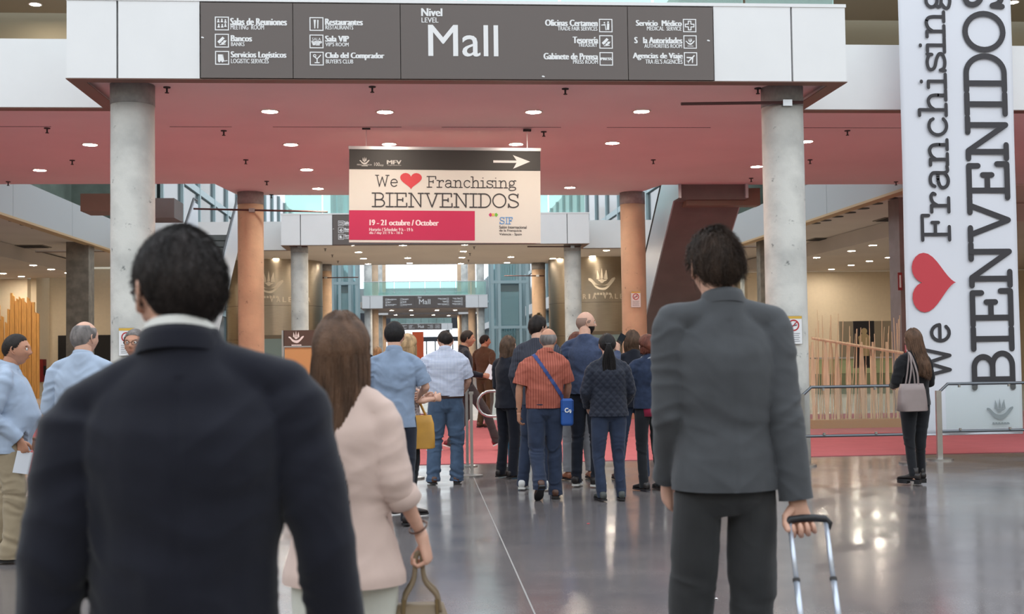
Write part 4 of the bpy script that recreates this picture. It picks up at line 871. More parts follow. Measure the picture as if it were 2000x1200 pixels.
def shoe(parent, ankle, ang, m_up, m_sole, k=1, heel=.0, pitch=0, boot=0, open_=False, name='shoe'):
    """ankle centre, heading angle about z (0 = forward +Y), pitch > 0 lifts the heel"""
    L_ = .285*k; T = Matrix.Translation(Vector(ankle)) @ Matrix.Rotation(ang, 4, 'Z') @ Matrix.Rotation(-pitch, 4, 'X')
    zb = -.078*k-0; V = []; F = []; n = 14
    prof = [(-.085,.030,.058+heel*.5),(-.075,.036,.075),(-.04,.038,.088),(.0,.037,.092),(.03,.037,.078),(.07,.042,.06),(.11,.047,.048),(.15,.045,.04),(.18,.036,.03),(.195,.022,.02)]
    g = G(); secs = []
    for y, hw, hz in prof:
        ring = []
        for i in range(n):
            a = 2*math.pi*i/n; c, s_ = math.cos(a), math.sin(a); x = hw*k*math.copysign(abs(c)**.8, c); z = zb+.018*k+ (hz*k*.5)+(hz*k*.5)*math.copysign(abs(s_)**.75, s_)
            ring.append((x, y*k, z))
        secs.append(ring)
    V = [p for r_ in secs for p in r_]; F = [(i*n+j, (i+1)*n+j, (i+1)*n+(j+1)%n, i*n+(j+1)%n) for i in range(len(secs)-1) for j in range(n)]+[tuple(range(n)), tuple(range(len(secs)*n-1, (len(secs)-1)*n-1, -1))]
    g.add(V, F)
    if boot: g.add(*tube([(0,-.02*k,zb+.05*k),(0,-.02*k,zb+.1*k),(0,-.015*k,zb+boot)], [(.036*k,.046*k),(.036*k,.044*k),(.042*k,.05*k)], 14, up=(1,0,0)))
    S = G(); o = [(-.092,.026),(-.085,.036),(-.04,.040),(.02,.038),(.07,.045),(.11,.051),(.15,.048),(.185,.036),(.203,.018)]
    pts = [(x*k, y*k) for y, x in o]; poly = pts+[(-x, y) for x, y in pts[::-1]]
    S.prism(poly, zb, zb+.02*k)
    if heel: S.prism([(.033*k,-.085*k),(.033*k,-.02*k),(-.033*k,-.02*k),(-.033*k,-.085*k)], zb-heel, zb)
    if heel: S.prism([(x, y) for x, y in [(.044*k,.06*k),(.05*k,.11*k),(.044*k,.16*k),(.018*k,.2*k),(-.018*k,.2*k),(-.044*k,.16*k),(-.05*k,.11*k),(-.044*k,.06*k)]], zb-heel*.99, zb)
    for gg in (g, S): gg.V = [tuple(T @ Vector(v)) for v in gg.V]
    sh = g.obj(name, m_up, parent, True); S.obj('sole', m_sole, sh); return sh
def strands(P, T, N, L_, wid, lift=.25, seg=3, jitter=.2, seed=0, curl=0):
    """many tapered three-sided hairs: roots P, tangents T, normals N, lengths L_"""
    r = np.random.RandomState(seed); n = len(P); T = T+r.normal(0, jitter, T.shape); T -= N*(T*N).sum(1,keepdims=True); T /= np.maximum(np.linalg.norm(T, axis=1, keepdims=True), 1e-9)
    B = np.cross(N, T); L_ = np.broadcast_to(np.asarray(L_, float), (n,))[:,None]; rows = []
    for s in range(seg+1):
        t = s/seg; c = P+T*L_*t+N*(lift*L_*math.sin(t*math.pi*.75))+B*curl*L_*np.sin(t*3+r.uniform(0,6,(n,1)))*t; ww = wid*(1-.85*t)
        for a in range(3):
            an = 2*math.pi*a/3; rows.append(c+B*math.cos(an)*ww+N*math.sin(an)*ww)
    V = np.stack(rows, 1).reshape(-1,3); k = 3*(seg+1); base = np.arange(n)[:,None]*k; F = []
    for s in range(seg):
        for a in range(3): F.append(base+np.array([[s*3+a, s*3+(a+1)%3, (s+1)*3+(a+1)%3, (s+1)*3+a]]))
    return V, np.concatenate(F)
def join(*parts):
    V = []; F = []; n = 0
    for v, f in parts: V.append(v); F.append(np.asarray(f)+n); n += len(v)
    return np.concatenate(V), np.concatenate(F)
SKIN = {'light': mat('skin_light', srgb(214,168,146), .5, noise=.05, nscale=30, spec=.4), 'tan': mat('skin_tan', srgb(190,138,112), .5, noise=.05, nscale=30, spec=.4)}
def hairmat(name, c): return mat(name, srgb(*c), .5, noise=.35, nscale=30, bump=.5, bscale=260, stretch=(1,1,.25), spec=.25)
H_DARK = hairmat('hair_dark', (36,29,27)); H_BROWN = hairmat('hair_brown', (84,64,50)); H_BLACK = hairmat('hair_black', (28,25,26)); H_GREY = hairmat('hair_grey', (120,114,112)); H_BLOND = hairmat('hair_blond', (178,146,108)); H_RED = hairmat('hair_redbrown', (98,54,42)); H_LONG = hairmat('hair_chestnut', (92,68,52))
def muted(c, s=.80, v=.93):
    m_ = sum(c)/3; return tuple((m_+(x-m_)*s)*v for x in c)
def fabric(name, c, rough=.85, n=.08, bump=.15, bs=400, sheen=.15, ns=12): return mat(name, srgb(*muted(c)), rough, noise=n, nscale=ns, bump=bump, bscale=bs, sheen=sheen, spec=.2)
def hairline(y): return np.interp(y, [-.11,-.07,-.04,-.012,.006,.022,.05,.08,.1], [-.078,-.078,-.07,-.04,.004,.0,.05,.068,.072])
class Person:
    pass
def person(label, x, y, face_deg, H, skin='light', pose=None, body=None, top=None, legs=None, shoes=None, hair=None, head=None, voxel=.013, group=None, detail=1, hands=None):
    """stands at (x, y); face_deg 0 looks away from the camera (+Y), -90 to the right, 180 to the camera"""
    k = H/1.75; root = empty('person', (x, y, 0), math.radians(face_deg)); tag(root, label, 'person', group); sk = SKIN[skin]
    J = dict(sR=(.185,0,1.425), sL=(-.185,0,1.425), eR=(.245,-.03,1.14), eL=(-.245,-.03,1.14), wR=(.255,.05,.90), wL=(-.255,.05,.90),
             hR=(.09,0,.93), hL=(-.09,0,.93), kR=(.10,.02,.50), kL=(-.10,.02,.50), aR=(.105,-.03,.085), aL=(-.105,-.03,.085), head=(0,.025,1.632), neck=(0,-.015,1.47), pelvis=(0,0,.95))
    J.update(pose or {}); J = {a: Vector(b)*k for a, b in J.items()}
    B = dict(sh=.185, ch=.165, wa=.145, hi=.165, cd=.105, wd=.098, hd=.108, belly=0, lean=(0,0)); B.update(body or {})
    hd_ = dict(yaw=0, pitch=0, roll=0, size=1, face=False); hd_.update(head or {})
    top = dict(top or {}); legs = dict(legs or {}); shoes = dict(shoes or {}); hair = dict(hair or {})
    lx, ly = B['lean']
    def sp(z, dx=0, dy=0):               # spine position at height z (unscaled) with lean
        t = max(0, z-.95); return Vector(((dx+lx*t)*k, (dy+ly*t)*k, z*k))
    R = Person(); R.root = root; R.k = k; R.J = J
    # ---- body: one continuous skin surface
    g = G()
    rg = [(.90,.55*B['hi'],.55*B['hd'],0),(.96,.86*B['hi'],.8*B['hd'],0),(1.10,.88*B['wa'],.8*B['wd'],0),(1.28,.86*B['ch'],.8*B['cd'],0),(1.39,.74*B['sh'],.6*B['cd'],-.005),(1.44,.36*B['sh'],.45*B['cd'],-.01)]
    g.add(*tube([sp(z,0,dy) for z,_,_,dy in rg], [(a*k,b*k) for _,a,b,_ in rg], 24, up=(1,0,0)))
    nt_ = B.get('neck', 1.06); nk = sp(1.40,0,-.02); g.add(*tube([nk, J['neck']+Vector((0,0,0)), J['head']+Vector((0,-.028,-.06))*k, J['head']+Vector((0,-.02,-.02))*k], [(.07*k*nt_,.064*k*nt_),(.058*k*nt_,.06*k*nt_),(.054*k*nt_,.057*k*nt_),(.052*k*nt_,.055*k*nt_)], 18, up=(1,0,0)))
    for s in 'RL':
        S, E, W = J['s'+s], J['e'+s], J['w'+s]; Hh, K, A = J['h'+s], J['k'+s], J['a'+s]; fa = B.get('arm', 1)
        g.add(*tube([S.lerp(E,.12), S.lerp(E,.5), E, E.lerp(W,.3), E.lerp(W,.7), W], [.038*k*fa,.041*k*fa,.036*k*fa,.038*k*fa,.030*k*fa,(.024*k*fa,.026*k*fa)], 12, cap_round=True))
        g.add(*tube([Hh, Hh.lerp(K,.5), K, K.lerp(A,.35), A], [.06*k,.058*k,.046*k,.046*k,.034*k], 14))
        fd = Vector((0,1,0)); g.add(*tube([A+Vector((0,-.04,-.045))*k, A+Vector((0,.03,-.045))*k, A+Vector((0,.12,-.06))*k], [.020*k,.022*k,.012*k], 10))
    bV, bF = fused(g, max(voxel, .011)*k, 4); parts = [(bV, bF)]
    # head
    hV, hF, hD = head_shape(k*hd_['size'], *((112,84) if detail > 1 else (60,46)), jaw=hd_.get('jaw',1), face=hd_.get('feat',1), wide=hd_.get('wide',1))
    HR = (Matrix.Rotation(math.radians(hd_['yaw']),3,'Z') @ Matrix.Rotation(math.radians(-hd_['pitch']),3,'X') @ Matrix.Rotation(math.radians(hd_['roll']),3,'Y'))
    HRn = np.array(HR); hc = np.array(J['head'])
    tohead = lambda P: np.asarray(P)@HRn.T+hc
    parts.append((tohead(hV), hF))
    hands = hands or {}
    gq = G()
    for s, sd in (('R',1),('L',-1)):
        e = ear(k*hd_['size'], sd); gq.add([tuple(p) for p in tohead(np.array(e.V))], e.F)
        h = dict(d=None, n=(-sd,0.25,0), curl=.4, grip=0, k=1); h.update(hands.get(s, {}))
        d = Vector(h['d']) if h['d'] is not None else (J['w'+s]-J['e'+s]).normalized()
        thumb = Vector(h['thumb']) if 'thumb' in h else Vector((0,1,.3)); dn = d.normalized(); nn = Vector(h['n']); nn = (nn-dn*nn.dot(dn)).normalized()
        side = 1 if dn.cross(nn).dot(thumb) > 0 else -1
        hand(gq, J['w'+s]+dn*.012*k, d, h['n'], side, k*h['k'], h['curl'], h['grip'])
    V0, F0 = join(*parts); me_F = [tuple(f) for f in F0]; n0 = len(V0); allV = np.concatenate([V0, np.array(gq.V)]); allF = me_F+[tuple(i+n0 for i in f) for f in gq.F]
    R.body = mesh_obj('body', allV, allF, sk, root, True); R.hV, R.hF, R.tohead, R.HR = hV, hF, tohead, HR
    # face details
    if hd_['face']:
        ks = k*hd_['size']
        for sd in (-1,1):
            u_ = [(sd*.031+.0125*math.cos(a)*math.sin(b), .0795+.0125*math.cos(b) , .006+.0125*math.sin(a)*math.sin(b)) for b in np.linspace(.02,1.5,7) for a in np.linspace(0,2*math.pi,13)[:-1]]
            F = [(j*12+i, j*12+(i+1)%12, (j+1)*12+(i+1)%12, (j+1)*12+i) for j in range(6) for i in range(12)]
            e = mesh_obj('eye', tohead(np.array(u_)*ks), F, mat('eye_white', srgb(222,216,210), .25), root, True)
            u_ = [(sd*.031+.0055*math.cos(a), .0925, .006+.0055*math.sin(a)) for a in np.linspace(0,2*math.pi,13)[:-1]]; mesh_obj('iris', tohead(np.array(u_)*ks), [tuple(range(12))], mat('iris_dark', srgb(48,34,26), .2), e)
            pr_ = [((sd*(.014+.034*t), .091-.012*t*t, .024+.006*math.sin(t*2.6))) for t in np.linspace(0,1,6)]
            gg = G(); gg.tube(pr_, [(.003,.003)]*6, 6); mesh_obj('eyebrow', tohead(np.array(gg.V)*ks), gg.F, hair.get('beard_m', hair.get('m', H_DARK)), root, True)
        gg = G(); gg.tube([(-.02,.0905,-.063),(-.008,.0965,-.0605),(.008,.0965,-.0605),(.02,.0905,-.063)], [(.003,.0022)]*4, 6); mesh_obj('lips', tohead(np.array(gg.V)*ks), gg.F, mat('lips', srgb(168,104,92), .45), root, True)
    # ---- hair
    N = vnormals(hV, hF); hx, hy, hz = (hV/(k*hd_['size'])).T; st = hair.get('style', 'short'); hm = hair.get('m', H_DARK); ks = k*hd_['size']
    def shell(score, T_, nz=.12, seed=1, name='hair'):
        m_ = score > -.004; t = np.clip(score/.03, 0, 1); off = (T_*np.sqrt(t)*(1+nz*vnoise(hV/ks*34, seed)+nz*.6*vnoise(hV/ks*80, seed+1))+.0006)*ks
        r_ = patch(hV, hF, m_, off, N); return r_
    if st in ('short', 'bob', 'ponytail', 'curly', 'fringe'):
        sc = hz-hairline(hy)-hair.get('line', 0)-np.where(hy < -.015, np.clip(np.abs(hx)-.022, 0, 1)*hair.get('nape', .75), 0)
        if st == 'fringe':                # bald crown, cropped sides
            sc = np.minimum(sc, (hair.get('crown', .055)-hz)+.02*(hy < 0))
        T_ = hair.get('T', .014)
        if st == 'short': T_ = T_*(np.interp(hz, [-.08,-.03,.03,.1], hair.get('prof', (.25,.42,.72,1.0))))
        if st == 'bob': T_ = T_*np.interp(hz, [-.07,0,.1], [1.5,1.5,1.0])
        v, f = shell(sc, T_, hair.get('nz', .12), 3)
        parts = [(v, f)]; ns = hair.get('n', 0)
        if ns:
            rr = np.random.RandomState(4); nv_ = vnormals(v, f); ix = rr.randint(0, len(v), ns); P = v[ix]-nv_[ix]*.005; T = np.stack([P[:,0]*1.0+hair.get('part',0), -P[:,1]*.3-.04, -np.full(ns,.055)-.3*np.clip(-P[:,2],0,1)], 1); T[:,0] -= P[:,0]*1.5*(P[:,2] < -.03)
            T = T*1.0; T[:,1] -= .03; parts.append(strands(P, T/np.linalg.norm(T,axis=1,keepdims=True), nv_[ix], rr.uniform(.018,.045,ns)*hair.get('len',1), .0011*hair.get('thick',1), hair.get('lift',.15), 3, .25, 5))
        v, f = join(*parts); qmesh('hair', tohead(v), f, hm, root)
    if hair.get('beard'):
        sc = np.minimum(-.03-hz, .09-np.abs(hy-.02)*0)-np.where((hz > -.075) & (hy > .085) & (np.abs(hx) < .018), .05, 0); sc = np.minimum(sc, hy+.01)
        r_ = patch(hV, hF, sc > 0, (np.clip(sc/.02,0,1)*.006*(1+.3*vnoise(hV/ks*90))+.0008)*ks, N)
        if r_: qmesh('beard', tohead(r_[0]), r_[1], hair.get('beard_m', hm), root)
    if st == 'bob' or st == 'curly':
        g2 = G(); rr = random.Random(9); L0 = hair.get('drop', .14)
        for i in range(260):
            a = rr.uniform(math.pi*.93, math.pi*2.07); a0 = a if not hair.get('side') else a; zt = rr.uniform(.0,.09); R0 = .1
            top_ = (math.cos(a)*.07, math.sin(a)*.085, zt); o1 = (math.cos(a)*.093, math.sin(a)*.108, .0); o2 = (math.cos(a)*.098, math.sin(a)*.106-.004, -L0*.5); o3 = (math.cos(a)*.088+rr.uniform(-.01,.01), math.sin(a)*.095+rr.uniform(-.01,.01), -L0*rr.uniform(.85,1.05))
            if st == 'curly': 
                j = lambda p: tuple(c+rr.uniform(-.012,.012) for c in p); top_, o1, o2, o3 = j(top_), j(o1), j(o2), j(o3)
            pp = catmull([top_, o1, o2, o3], 3); g2.tube(pp, [.0055*(1-.5*i_/len(pp)) for i_ in range(len(pp))], 4)
        mesh_obj('hair_locks', tohead(np.array(g2.V)*ks), g2.F, hm, root, True)['kind'] = 'stuff'
    if st == 'ponytail':
        g2 = G(); rr = random.Random(3)
        for i in range(170):
            a, b_ = rr.uniform(-.03,.03), rr.uniform(-.02,.02); L_ = hair.get('drop', .3)*rr.uniform(.8,1.05)
            pp = catmull([(a*1.4,-.095+b_*.4,.03+b_),(a*.6,-.125+b_*.3,.005),(a*1.6,-.135+b_*.4,-.07),(a*2.4,-.135+b_*.6,-.07-L_*.5),(a*1.5,-.135+b_*.4,-.07-L_)],3); g2.tube(pp, [.006*(1-.6*i_/len(pp)) for i_ in range(len(pp))], 4)
        mesh_obj('ponytail', tohead(np.array(g2.V)*ks), g2.F, hm, root, True)
        g2 = G(); g2.tube([(0,-.108,.012),(0,-.128,-.002)], [.02,.021], 10); mesh_obj('hair_tie', tohead(np.array(g2.V)*ks), g2.F, black_matt, root, True)
    if st == 'long':
        sc = hz-hairline(hy)+.0; v, f = shell(sc, .016, .05, 3); qmesh('hair', tohead(v), f, hm, root)
        g2 = G(); rr = random.Random(9); ns = hair.get('n', 420); L0 = hair.get('drop', .42); cxy = hair.get('to', (0,-.06)); wv = hair.get('wave', .006); nar = hair.get('narrow', .7)
        for i in range(ns):
            a = rr.uniform(math.pi*.90, math.pi*2.10); el = rr.uniform(.1,1.45); r0 = rr.uniform(.96,1.06)
            if hair.get('front') : a = rr.uniform(math.pi*.8, math.pi*2.2)
            c, s_ = math.cos(a), math.sin(a); P = []
            for e in (max(el,.9), el*.6, 0): P.append((c*.088*math.cos(e)*r0, s_*.108*math.cos(e)*r0, .131*math.sin(e)*r0))
            tail = L0*rr.uniform(.82,1.04)*(1-.12*abs(c)); ph = rr.uniform(0,6)
            for t in (.3,.55,.8,1):
                w_ = t*t*(3-2*t); nx = nar+(1-nar)*(1-w_); bx = c*.1*nx*r0*(1-.12*w_)+cxy[0]*w_; by = (s_*.108*(1-w_*.55))+cxy[1]*w_; P.append((bx+wv*math.sin(t*9+ph)*t+rr.uniform(-.004,.004), by+wv*.5*math.cos(t*8+ph), -tail*t))
            pp = catmull(P, 3); th_ = rr.uniform(.0022,.0045)*hair.get('thick',1)
            g2.tube(pp, [th_*(1 if i_ < len(pp)*.7 else 1-.7*(i_-len(pp)*.7)/(len(pp)*.3)) for i_ in range(len(pp))], 4)
        V_ = tohead(np.array(g2.V)*ks)
        if hair.get('hang'): pass
        mesh_obj('hair_locks', V_, g2.F, hm, root, True)['kind'] = 'stuff'
        cg = G(); Z = [(.02,.08,.085,-.01),(-.06,.085,.075,-.03),(-.14,.082*nar+.01,.06,-.045)]
        fz = lambda t: (-L0*t); w1 = .085*nar
        P = [(0,-.01,.06),(0,-.02,0)]+[(cxy[0]*(t*t*(3-2*t)), -.035*1+cxy[1]*(t*t*(3-2*t)), fz(t)) for t in (.3,.6,.85)]
        cg.tube(P, [(.07,.085),(.083,.08),(.08*(nar*.4+.6),.062),(w1,.05),(w1*.6,.03)], 16, up=(1,0,0)); mesh_obj('hair_mass', tohead(np.array(cg.V)*ks), cg.F, hm, root, True)
    # ---- legs
    if legs.get('kind', 'trousers') and not legs.get('none'):
        rk = legs.get('r', (.096,.085,.068,.062,.058)); g = G(); zc = legs.get('crotch', .83); zw = legs.get('waist', .975)
        rg = [(zc+.005,.6*B['hi'],.62*B['hd']),(zc+.05,.97*B['hi'],.92*B['hd']),(.95,B['hi']+legs.get('hx',-.002),B['hd']+legs.get('hx',-.002)),(zw,B['wa']+legs.get('wx',.004),B['wd']+legs.get('wx',.004)+B['belly']*.3)]
        g.add(*tube([sp(z, 0, .0) for z,_,_ in rg], [(a*k,b*k) for _,a,b in rg], 28, up=(1,0,0)))
        for s in 'RL':
            Hh, K, A = J['h'+s], J['k'+s], J['a'+s]; hem = Vector((0,0,legs.get('hem', .0)*k))
            g.add(*tube([Hh+Vector((0,0,.0)), Hh.lerp(K,.25), Hh.lerp(K,.6), K, K.lerp(A,.5), A+hem-Vector((0,0,.02*k)), A+hem-Vector((0,0,.07*k))], [(rk[0]*.93*k,rk[0]*k),rk[0]*k,rk[1]*k,rk[2]*k,rk[3]*k,(rk[4]*k,rk[4]*1.05*k),(rk[4]*k,rk[4]*1.05*k)], 20))
        V, F = fused(g, voxel*k*.9, 2); N_ = vnormals(V, F); cs = []
        for s in 'RL': cs += [(J['k'+s]*1.0, .16*k), (J['a'+s]+Vector((0,0,.05)), .13*k)]
        d = folds(V, N_, cs, .006*legs.get('wr',1), 26, (0,0,1), 2+len(label))+folds(V, N_, [((0,0,zc*k),.14)], .004, 30, (.5,0,.8), 5)+.003*legs.get('wr',1)*vnoise(V*np.array([14,14,7]), len(label)); V = V+N_*d[:,None]; under = np.zeros(len(V), bool)
        for s in 'RL':
            A = J['a'+s]; zl = A.z+(legs.get('hem',0)-.045)*k; m_ = (V[:,2] < zl) & (np.hypot(V[:,0]-A.x, V[:,1]-A.y) < .13*k); V[m_,2] = zl; under |= m_
        F = F[~under[F].all(axis=1)]
        tr = qmesh(legs.get('name','trousers'), V, F, legs['m'], root); R.legV, R.legF = V, F
        if legs.get('pockets'):
            for sd in (-1,1):
                cx_ = sd*.085*k; m_ = (np.abs(V[:,0]-cx_) < .055*k) & (V[:,1] < -.02) & (V[:,2] < (zw-.06)*k) & (V[:,2] > (zw-.2)*k+np.abs(V[:,0]-cx_)*.25); r_ = patch(V, F, m_, .003, N_)
                if r_: qmesh('back_pocket', *r_, legs['m'], tr)
        if legs.get('belt'):
            m_ = (V[:,2] > (zw-.045)*k) & (V[:,2] < (zw-.005)*k) & (np.abs(V[:,0]) < .3); r_ = patch(V, F, m_, .006, N_)
            if r_: qmesh('belt', *r_, legs['belt'], root)
    # ---- shoes
    if shoes:
        for s in 'RL':
            A = J['a'+s]; shoe(root, A, math.radians(shoes.get('yaw'+s, 8 if s == 'L' else -8)), shoes['m'], shoes.get('sole', rubber), k*shoes.get('k',.93), shoes.get('heel',0)*k, math.radians(shoes.get('pitch'+s, 0)), shoes.get('boot',0), name=shoes.get('name','shoe'))
    # ---- upper garment
    if top:
        g = G(); e = top.get('ease', .014); zh = top.get('hem', .86); fl_ = top.get('flare', .01); hw = B['hi']+e+fl_
        z_w = top.get('waistz', 1.12); nt2 = B.get('neck', 1.06)*.98
        rg = [(zh-.06, hw+top.get('hemx',0), B['hd']+e+fl_, 0), (zh+.03, hw+top.get('hemx',0), B['hd']+e+fl_, 0)]
        if zh < .93: rg.append((.96, B['hi']+e, B['hd']+e, B['belly']*.3))
        rg += [(z_w, B['wa']+e, B['wd']+e+B['belly']*.8, B['belly']*.8), (1.22, B['ch']*.6+B['wa']*.4+e, B['cd']+e+B['belly']*.5, B['belly']*.45), (1.31, B['ch']+e+.004, B['cd']+e+.004+B['belly']*.15, B['belly']*.15-.002), (1.37, B['ch']+e+.004, B['cd']+e-.006, -.006), (1.42, B['sh']*.88, B['cd']*.86, -.010), (1.455, B['sh']*.68, B['cd']*.76, -.014), (1.485, B['sh']*.46, .074, -.016), (1.51, .078*nt2, .066*nt2, -.016), (1.532+top.get('neckz',0), .062*nt2, .062*nt2, -.014)]
        g.add(*tube([sp(z,0,dy) for z,_,_,dy in rg], [(a*k,b*k) for _,a,b,_ in rg], 30, up=(1,0,0)))
        sr = top.get('sr', (.066,.058,.053,.048,.042)); tr_ = top.get('sh_r', .048)
        ends = []; q_ = B['sh']/.185; ym = lambda sd, x_, z_: Vector((J['neck'].x*.6+sd*x_*q_*k, J['neck'].y*.5-.004*k, (z_*k+(J['sR' if sd > 0 else 'sL'].z-1.42*k)*(x_/.185))))
        g.add(*tube([J['sL'], ym(-1,.10,1.452), ym(-1,.045,1.478), ym(1,.045,1.478), ym(1,.10,1.452), J['sR']], [tr_*k,tr_*k,tr_*k*.98,tr_*k*.98,tr_*k,tr_*k], 16, cap_round=True))
        for s in 'RL':
            S, E, W = J['s'+s], J['e'+s], J['w'+s]; sl = top.get('sleeve', 1.0)
            if isinstance(sl, dict): sl = sl[s]
            if sl > .62 or top.get('threeq'): pts = [S.lerp(E,.09), S.lerp(E,.5), E, E.lerp(W,.5*(sl-.0)), E.lerp(W,sl), E.lerp(W,sl)+(W-E).normalized()*.05*k]; rr_ = [sr[0]*.97*k,sr[1]*k,sr[2]*k,sr[3]*k,sr[4]*k,sr[4]*k]; ends.append((E.lerp(W,sl), (W-E).normalized()))
            else: pts = [S.lerp(E,.09), S.lerp(E,.4), S.lerp(E,.80), S.lerp(E,.98)]; ends.append((S.lerp(E,.85), (E-S).normalized())); rr_ = [sr[0]*.97*k,sr[1]*1.04*k,sr[2]*1.08*k,sr[2]*1.08*k]
            V_, F_ = tube(pts, rr_, 16); g.add(V_, F_); g.add(*tube([S, S.lerp(E,.1)], [tr_*k, sr[0]*.97*k], 16))
        vx = top.get('voxel', voxel*.85)*k; hem_ell = ((hw+.03)*k, (B['hd']+e+fl_+.03)*k)
        V, F = fused(g, vx, top.get('smooth', int(min(26, 9*(.011/vx)**2))+3)); N_ = vnormals(V, F); cs = []
        for s in 'RL': cs += [(J['e'+s], .12*k), (J['s'+s]+Vector((0,-.02,-.12))*k, .12*k), (J['w'+s].lerp(J['e'+s],.25), .1*k)]
        wr = top.get('wr', 1)*1.5; d = folds(V, N_, cs, .0055*wr, 22, (.35,0,.94), 7)+folds(V, N_, [((0,-.08,1.12*k),.2*k)], .004*wr, 16, (.3,0,.95), 9)+.0035*wr*vnoise(V*np.array([9,9,4]), len(label)+1)+.0018*wr*vnoise(V*np.array([26,26,10]), 4)
        dg_ = vnoise(np.stack([(V[:,0]*.8+V[:,2]*.6)*5, V[:,1]*6, (V[:,2]*.8-V[:,0]*.6*np.sign(V[:,0]))*19], 1), 31+len(label)); d += .0022*wr*(1-2*np.abs(dg_))*np.clip(vnoise(V*4.5, 8)+.35, 0, 1)
        if top.get('seam'):
            bk = (N_[:,1] < -.3) & (V[:,2] > zh*k+.0) & (V[:,2] < 1.46*k); sx = np.abs(V[:,0]-top.get('seamx',0)-sp(1.2)[0]*0); d -= .004*np.exp(-(sx/.006)**2)*bk
        if top.get('quilt'):
            q = .068; u_ = (V[:,0]+V[:,2]*.9)/q; v_ = (V[:,0]-V[:,2]*.9)/q; d += .0075*(np.minimum(np.abs(np.sin(math.pi*u_)), np.abs(np.sin(math.pi*v_)))**.5-.5)
        V = V+N_*d[:,None]; under = np.zeros(len(V), bool)
        inarm = np.zeros(len(V), bool)
        for s in 'RL':
            E_, W_ = np.array(J['e'+s]), np.array(J['w'+s]); ax_ = W_-E_; t_ = np.clip(((V-E_)@ax_)/(ax_@ax_), 0, 1.3); inarm |= np.linalg.norm(V-(E_+t_[:,None]*ax_), axis=1) < (sr[4]+.012)*k
        c0_ = sp(zh); low = (V[:,2] < zh*k) & (((V[:,0]-c0_.x)/hem_ell[0])**2+((V[:,1]-c0_.y)/hem_ell[1])**2 < 1.3) & ~inarm
        V[low,2] = zh*k; under |= low
        for p_, d_ in ends:
            p_, d_ = np.array(p_), np.array(d_); q2 = V-p_; al = q2@d_; rad = np.linalg.norm(q2-al[:,None]*d_, axis=1); m_ = (al > 0) & (al < .12*k) & (rad < .085*k); V[m_] -= d_*al[m_][:,None]; under |= m_
        F = F[~under[F].all(axis=1)]; R.topV, R.topF = V, F
        tp = qmesh(top.get('name','shirt'), V, F, top['m'], root)
        if top.get('collar'):            # a band round the neck, tilted forward
            cm = top.get('collar_m', top['m']); zc_, h_, rr_ = top['collar']; g = G(); n = 28; c0 = Vector((J['neck'].x, -.014*k, J['neck'].z)); Vc = []
            prof = [(0,-.012,1.0),(.0,h_*.5,1.0),(.0,h_,.99),(.007,h_*1.03,1.02),(.012,h_*.5,1.10),(.014,0,1.17),(.014,-.012,1.19)]
            for po, pz, ps in prof:
                for i in range(n):
                    a = 2*math.pi*i/n; Vc.append(c0+Vector((math.cos(a)*(rr_*ps)*k, math.sin(a)*(rr_*ps)*.98*k+.006*k, (1.515+zc_+pz-.020*(1+math.sin(a)))*k-c0.z)))
            Fc = [(j*n+i, j*n+(i+1)%n, (j+1)*n+(i+1)%n, (j+1)*n+i) for j in range(len(prof)-1) for i in range(n)]; mesh_obj('collar', Vc, Fc, cm, tp, True)
        if top.get('undercollar'):       # shirt collar standing out of a jacket
            zc_, h_, rr_, cm = top['undercollar']; n = 28; c0 = J['neck']; Vc = []
            for po, pz in ((.0,-.02),(.0,h_),(-.004,h_+.002),(-.006,-.02)):
                for i in range(n):
                    a = 2*math.pi*i/n; Vc.append(c0+Vector((math.cos(a)*(rr_+po)*k, (math.sin(a)*(rr_+po)+.004)*k, (1.53+zc_+pz-.022*(1+math.sin(a)))*k-c0.z)))
            Fc = [(j*n+i, j*n+(i+1)%n, (j+1)*n+(i+1)%n, (j+1)*n+i) for j in range(3) for i in range(n)]; mesh_obj('shirt_collar', Vc, Fc, cm, root, True)
        if top.get('cuff'):              # folded cuffs at the sleeve ends
            sl = top.get('sleeve', 1.0)
            for s in 'RL':
                E, W = J['e'+s], J['w'+s]; s_ = sl[s] if isinstance(sl, dict) else sl
                if s_ <= .62: a_, b_ = J['s'+s].lerp(E,.80), J['s'+s].lerp(E,.87); r_ = sr[2]*1.12*k
                else: a_, b_ = E.lerp(W,s_-.16 if top['cuff'] > 1 else s_-.1), E.lerp(W,s_+.012); r_ = sr[4]*1.12*k
                g = G(); g.tube([a_, a_.lerp(b_,.15), b_.lerp(a_,.1), b_], [r_*.94, r_, r_, r_*.95], 18); g.obj('cuff', top.get('cuff_m', top['m']), tp, True)
    return R
def foot(px, py):                        # floor point seen at a pixel
    p = atz(px, py, 0); return p.x, p.y
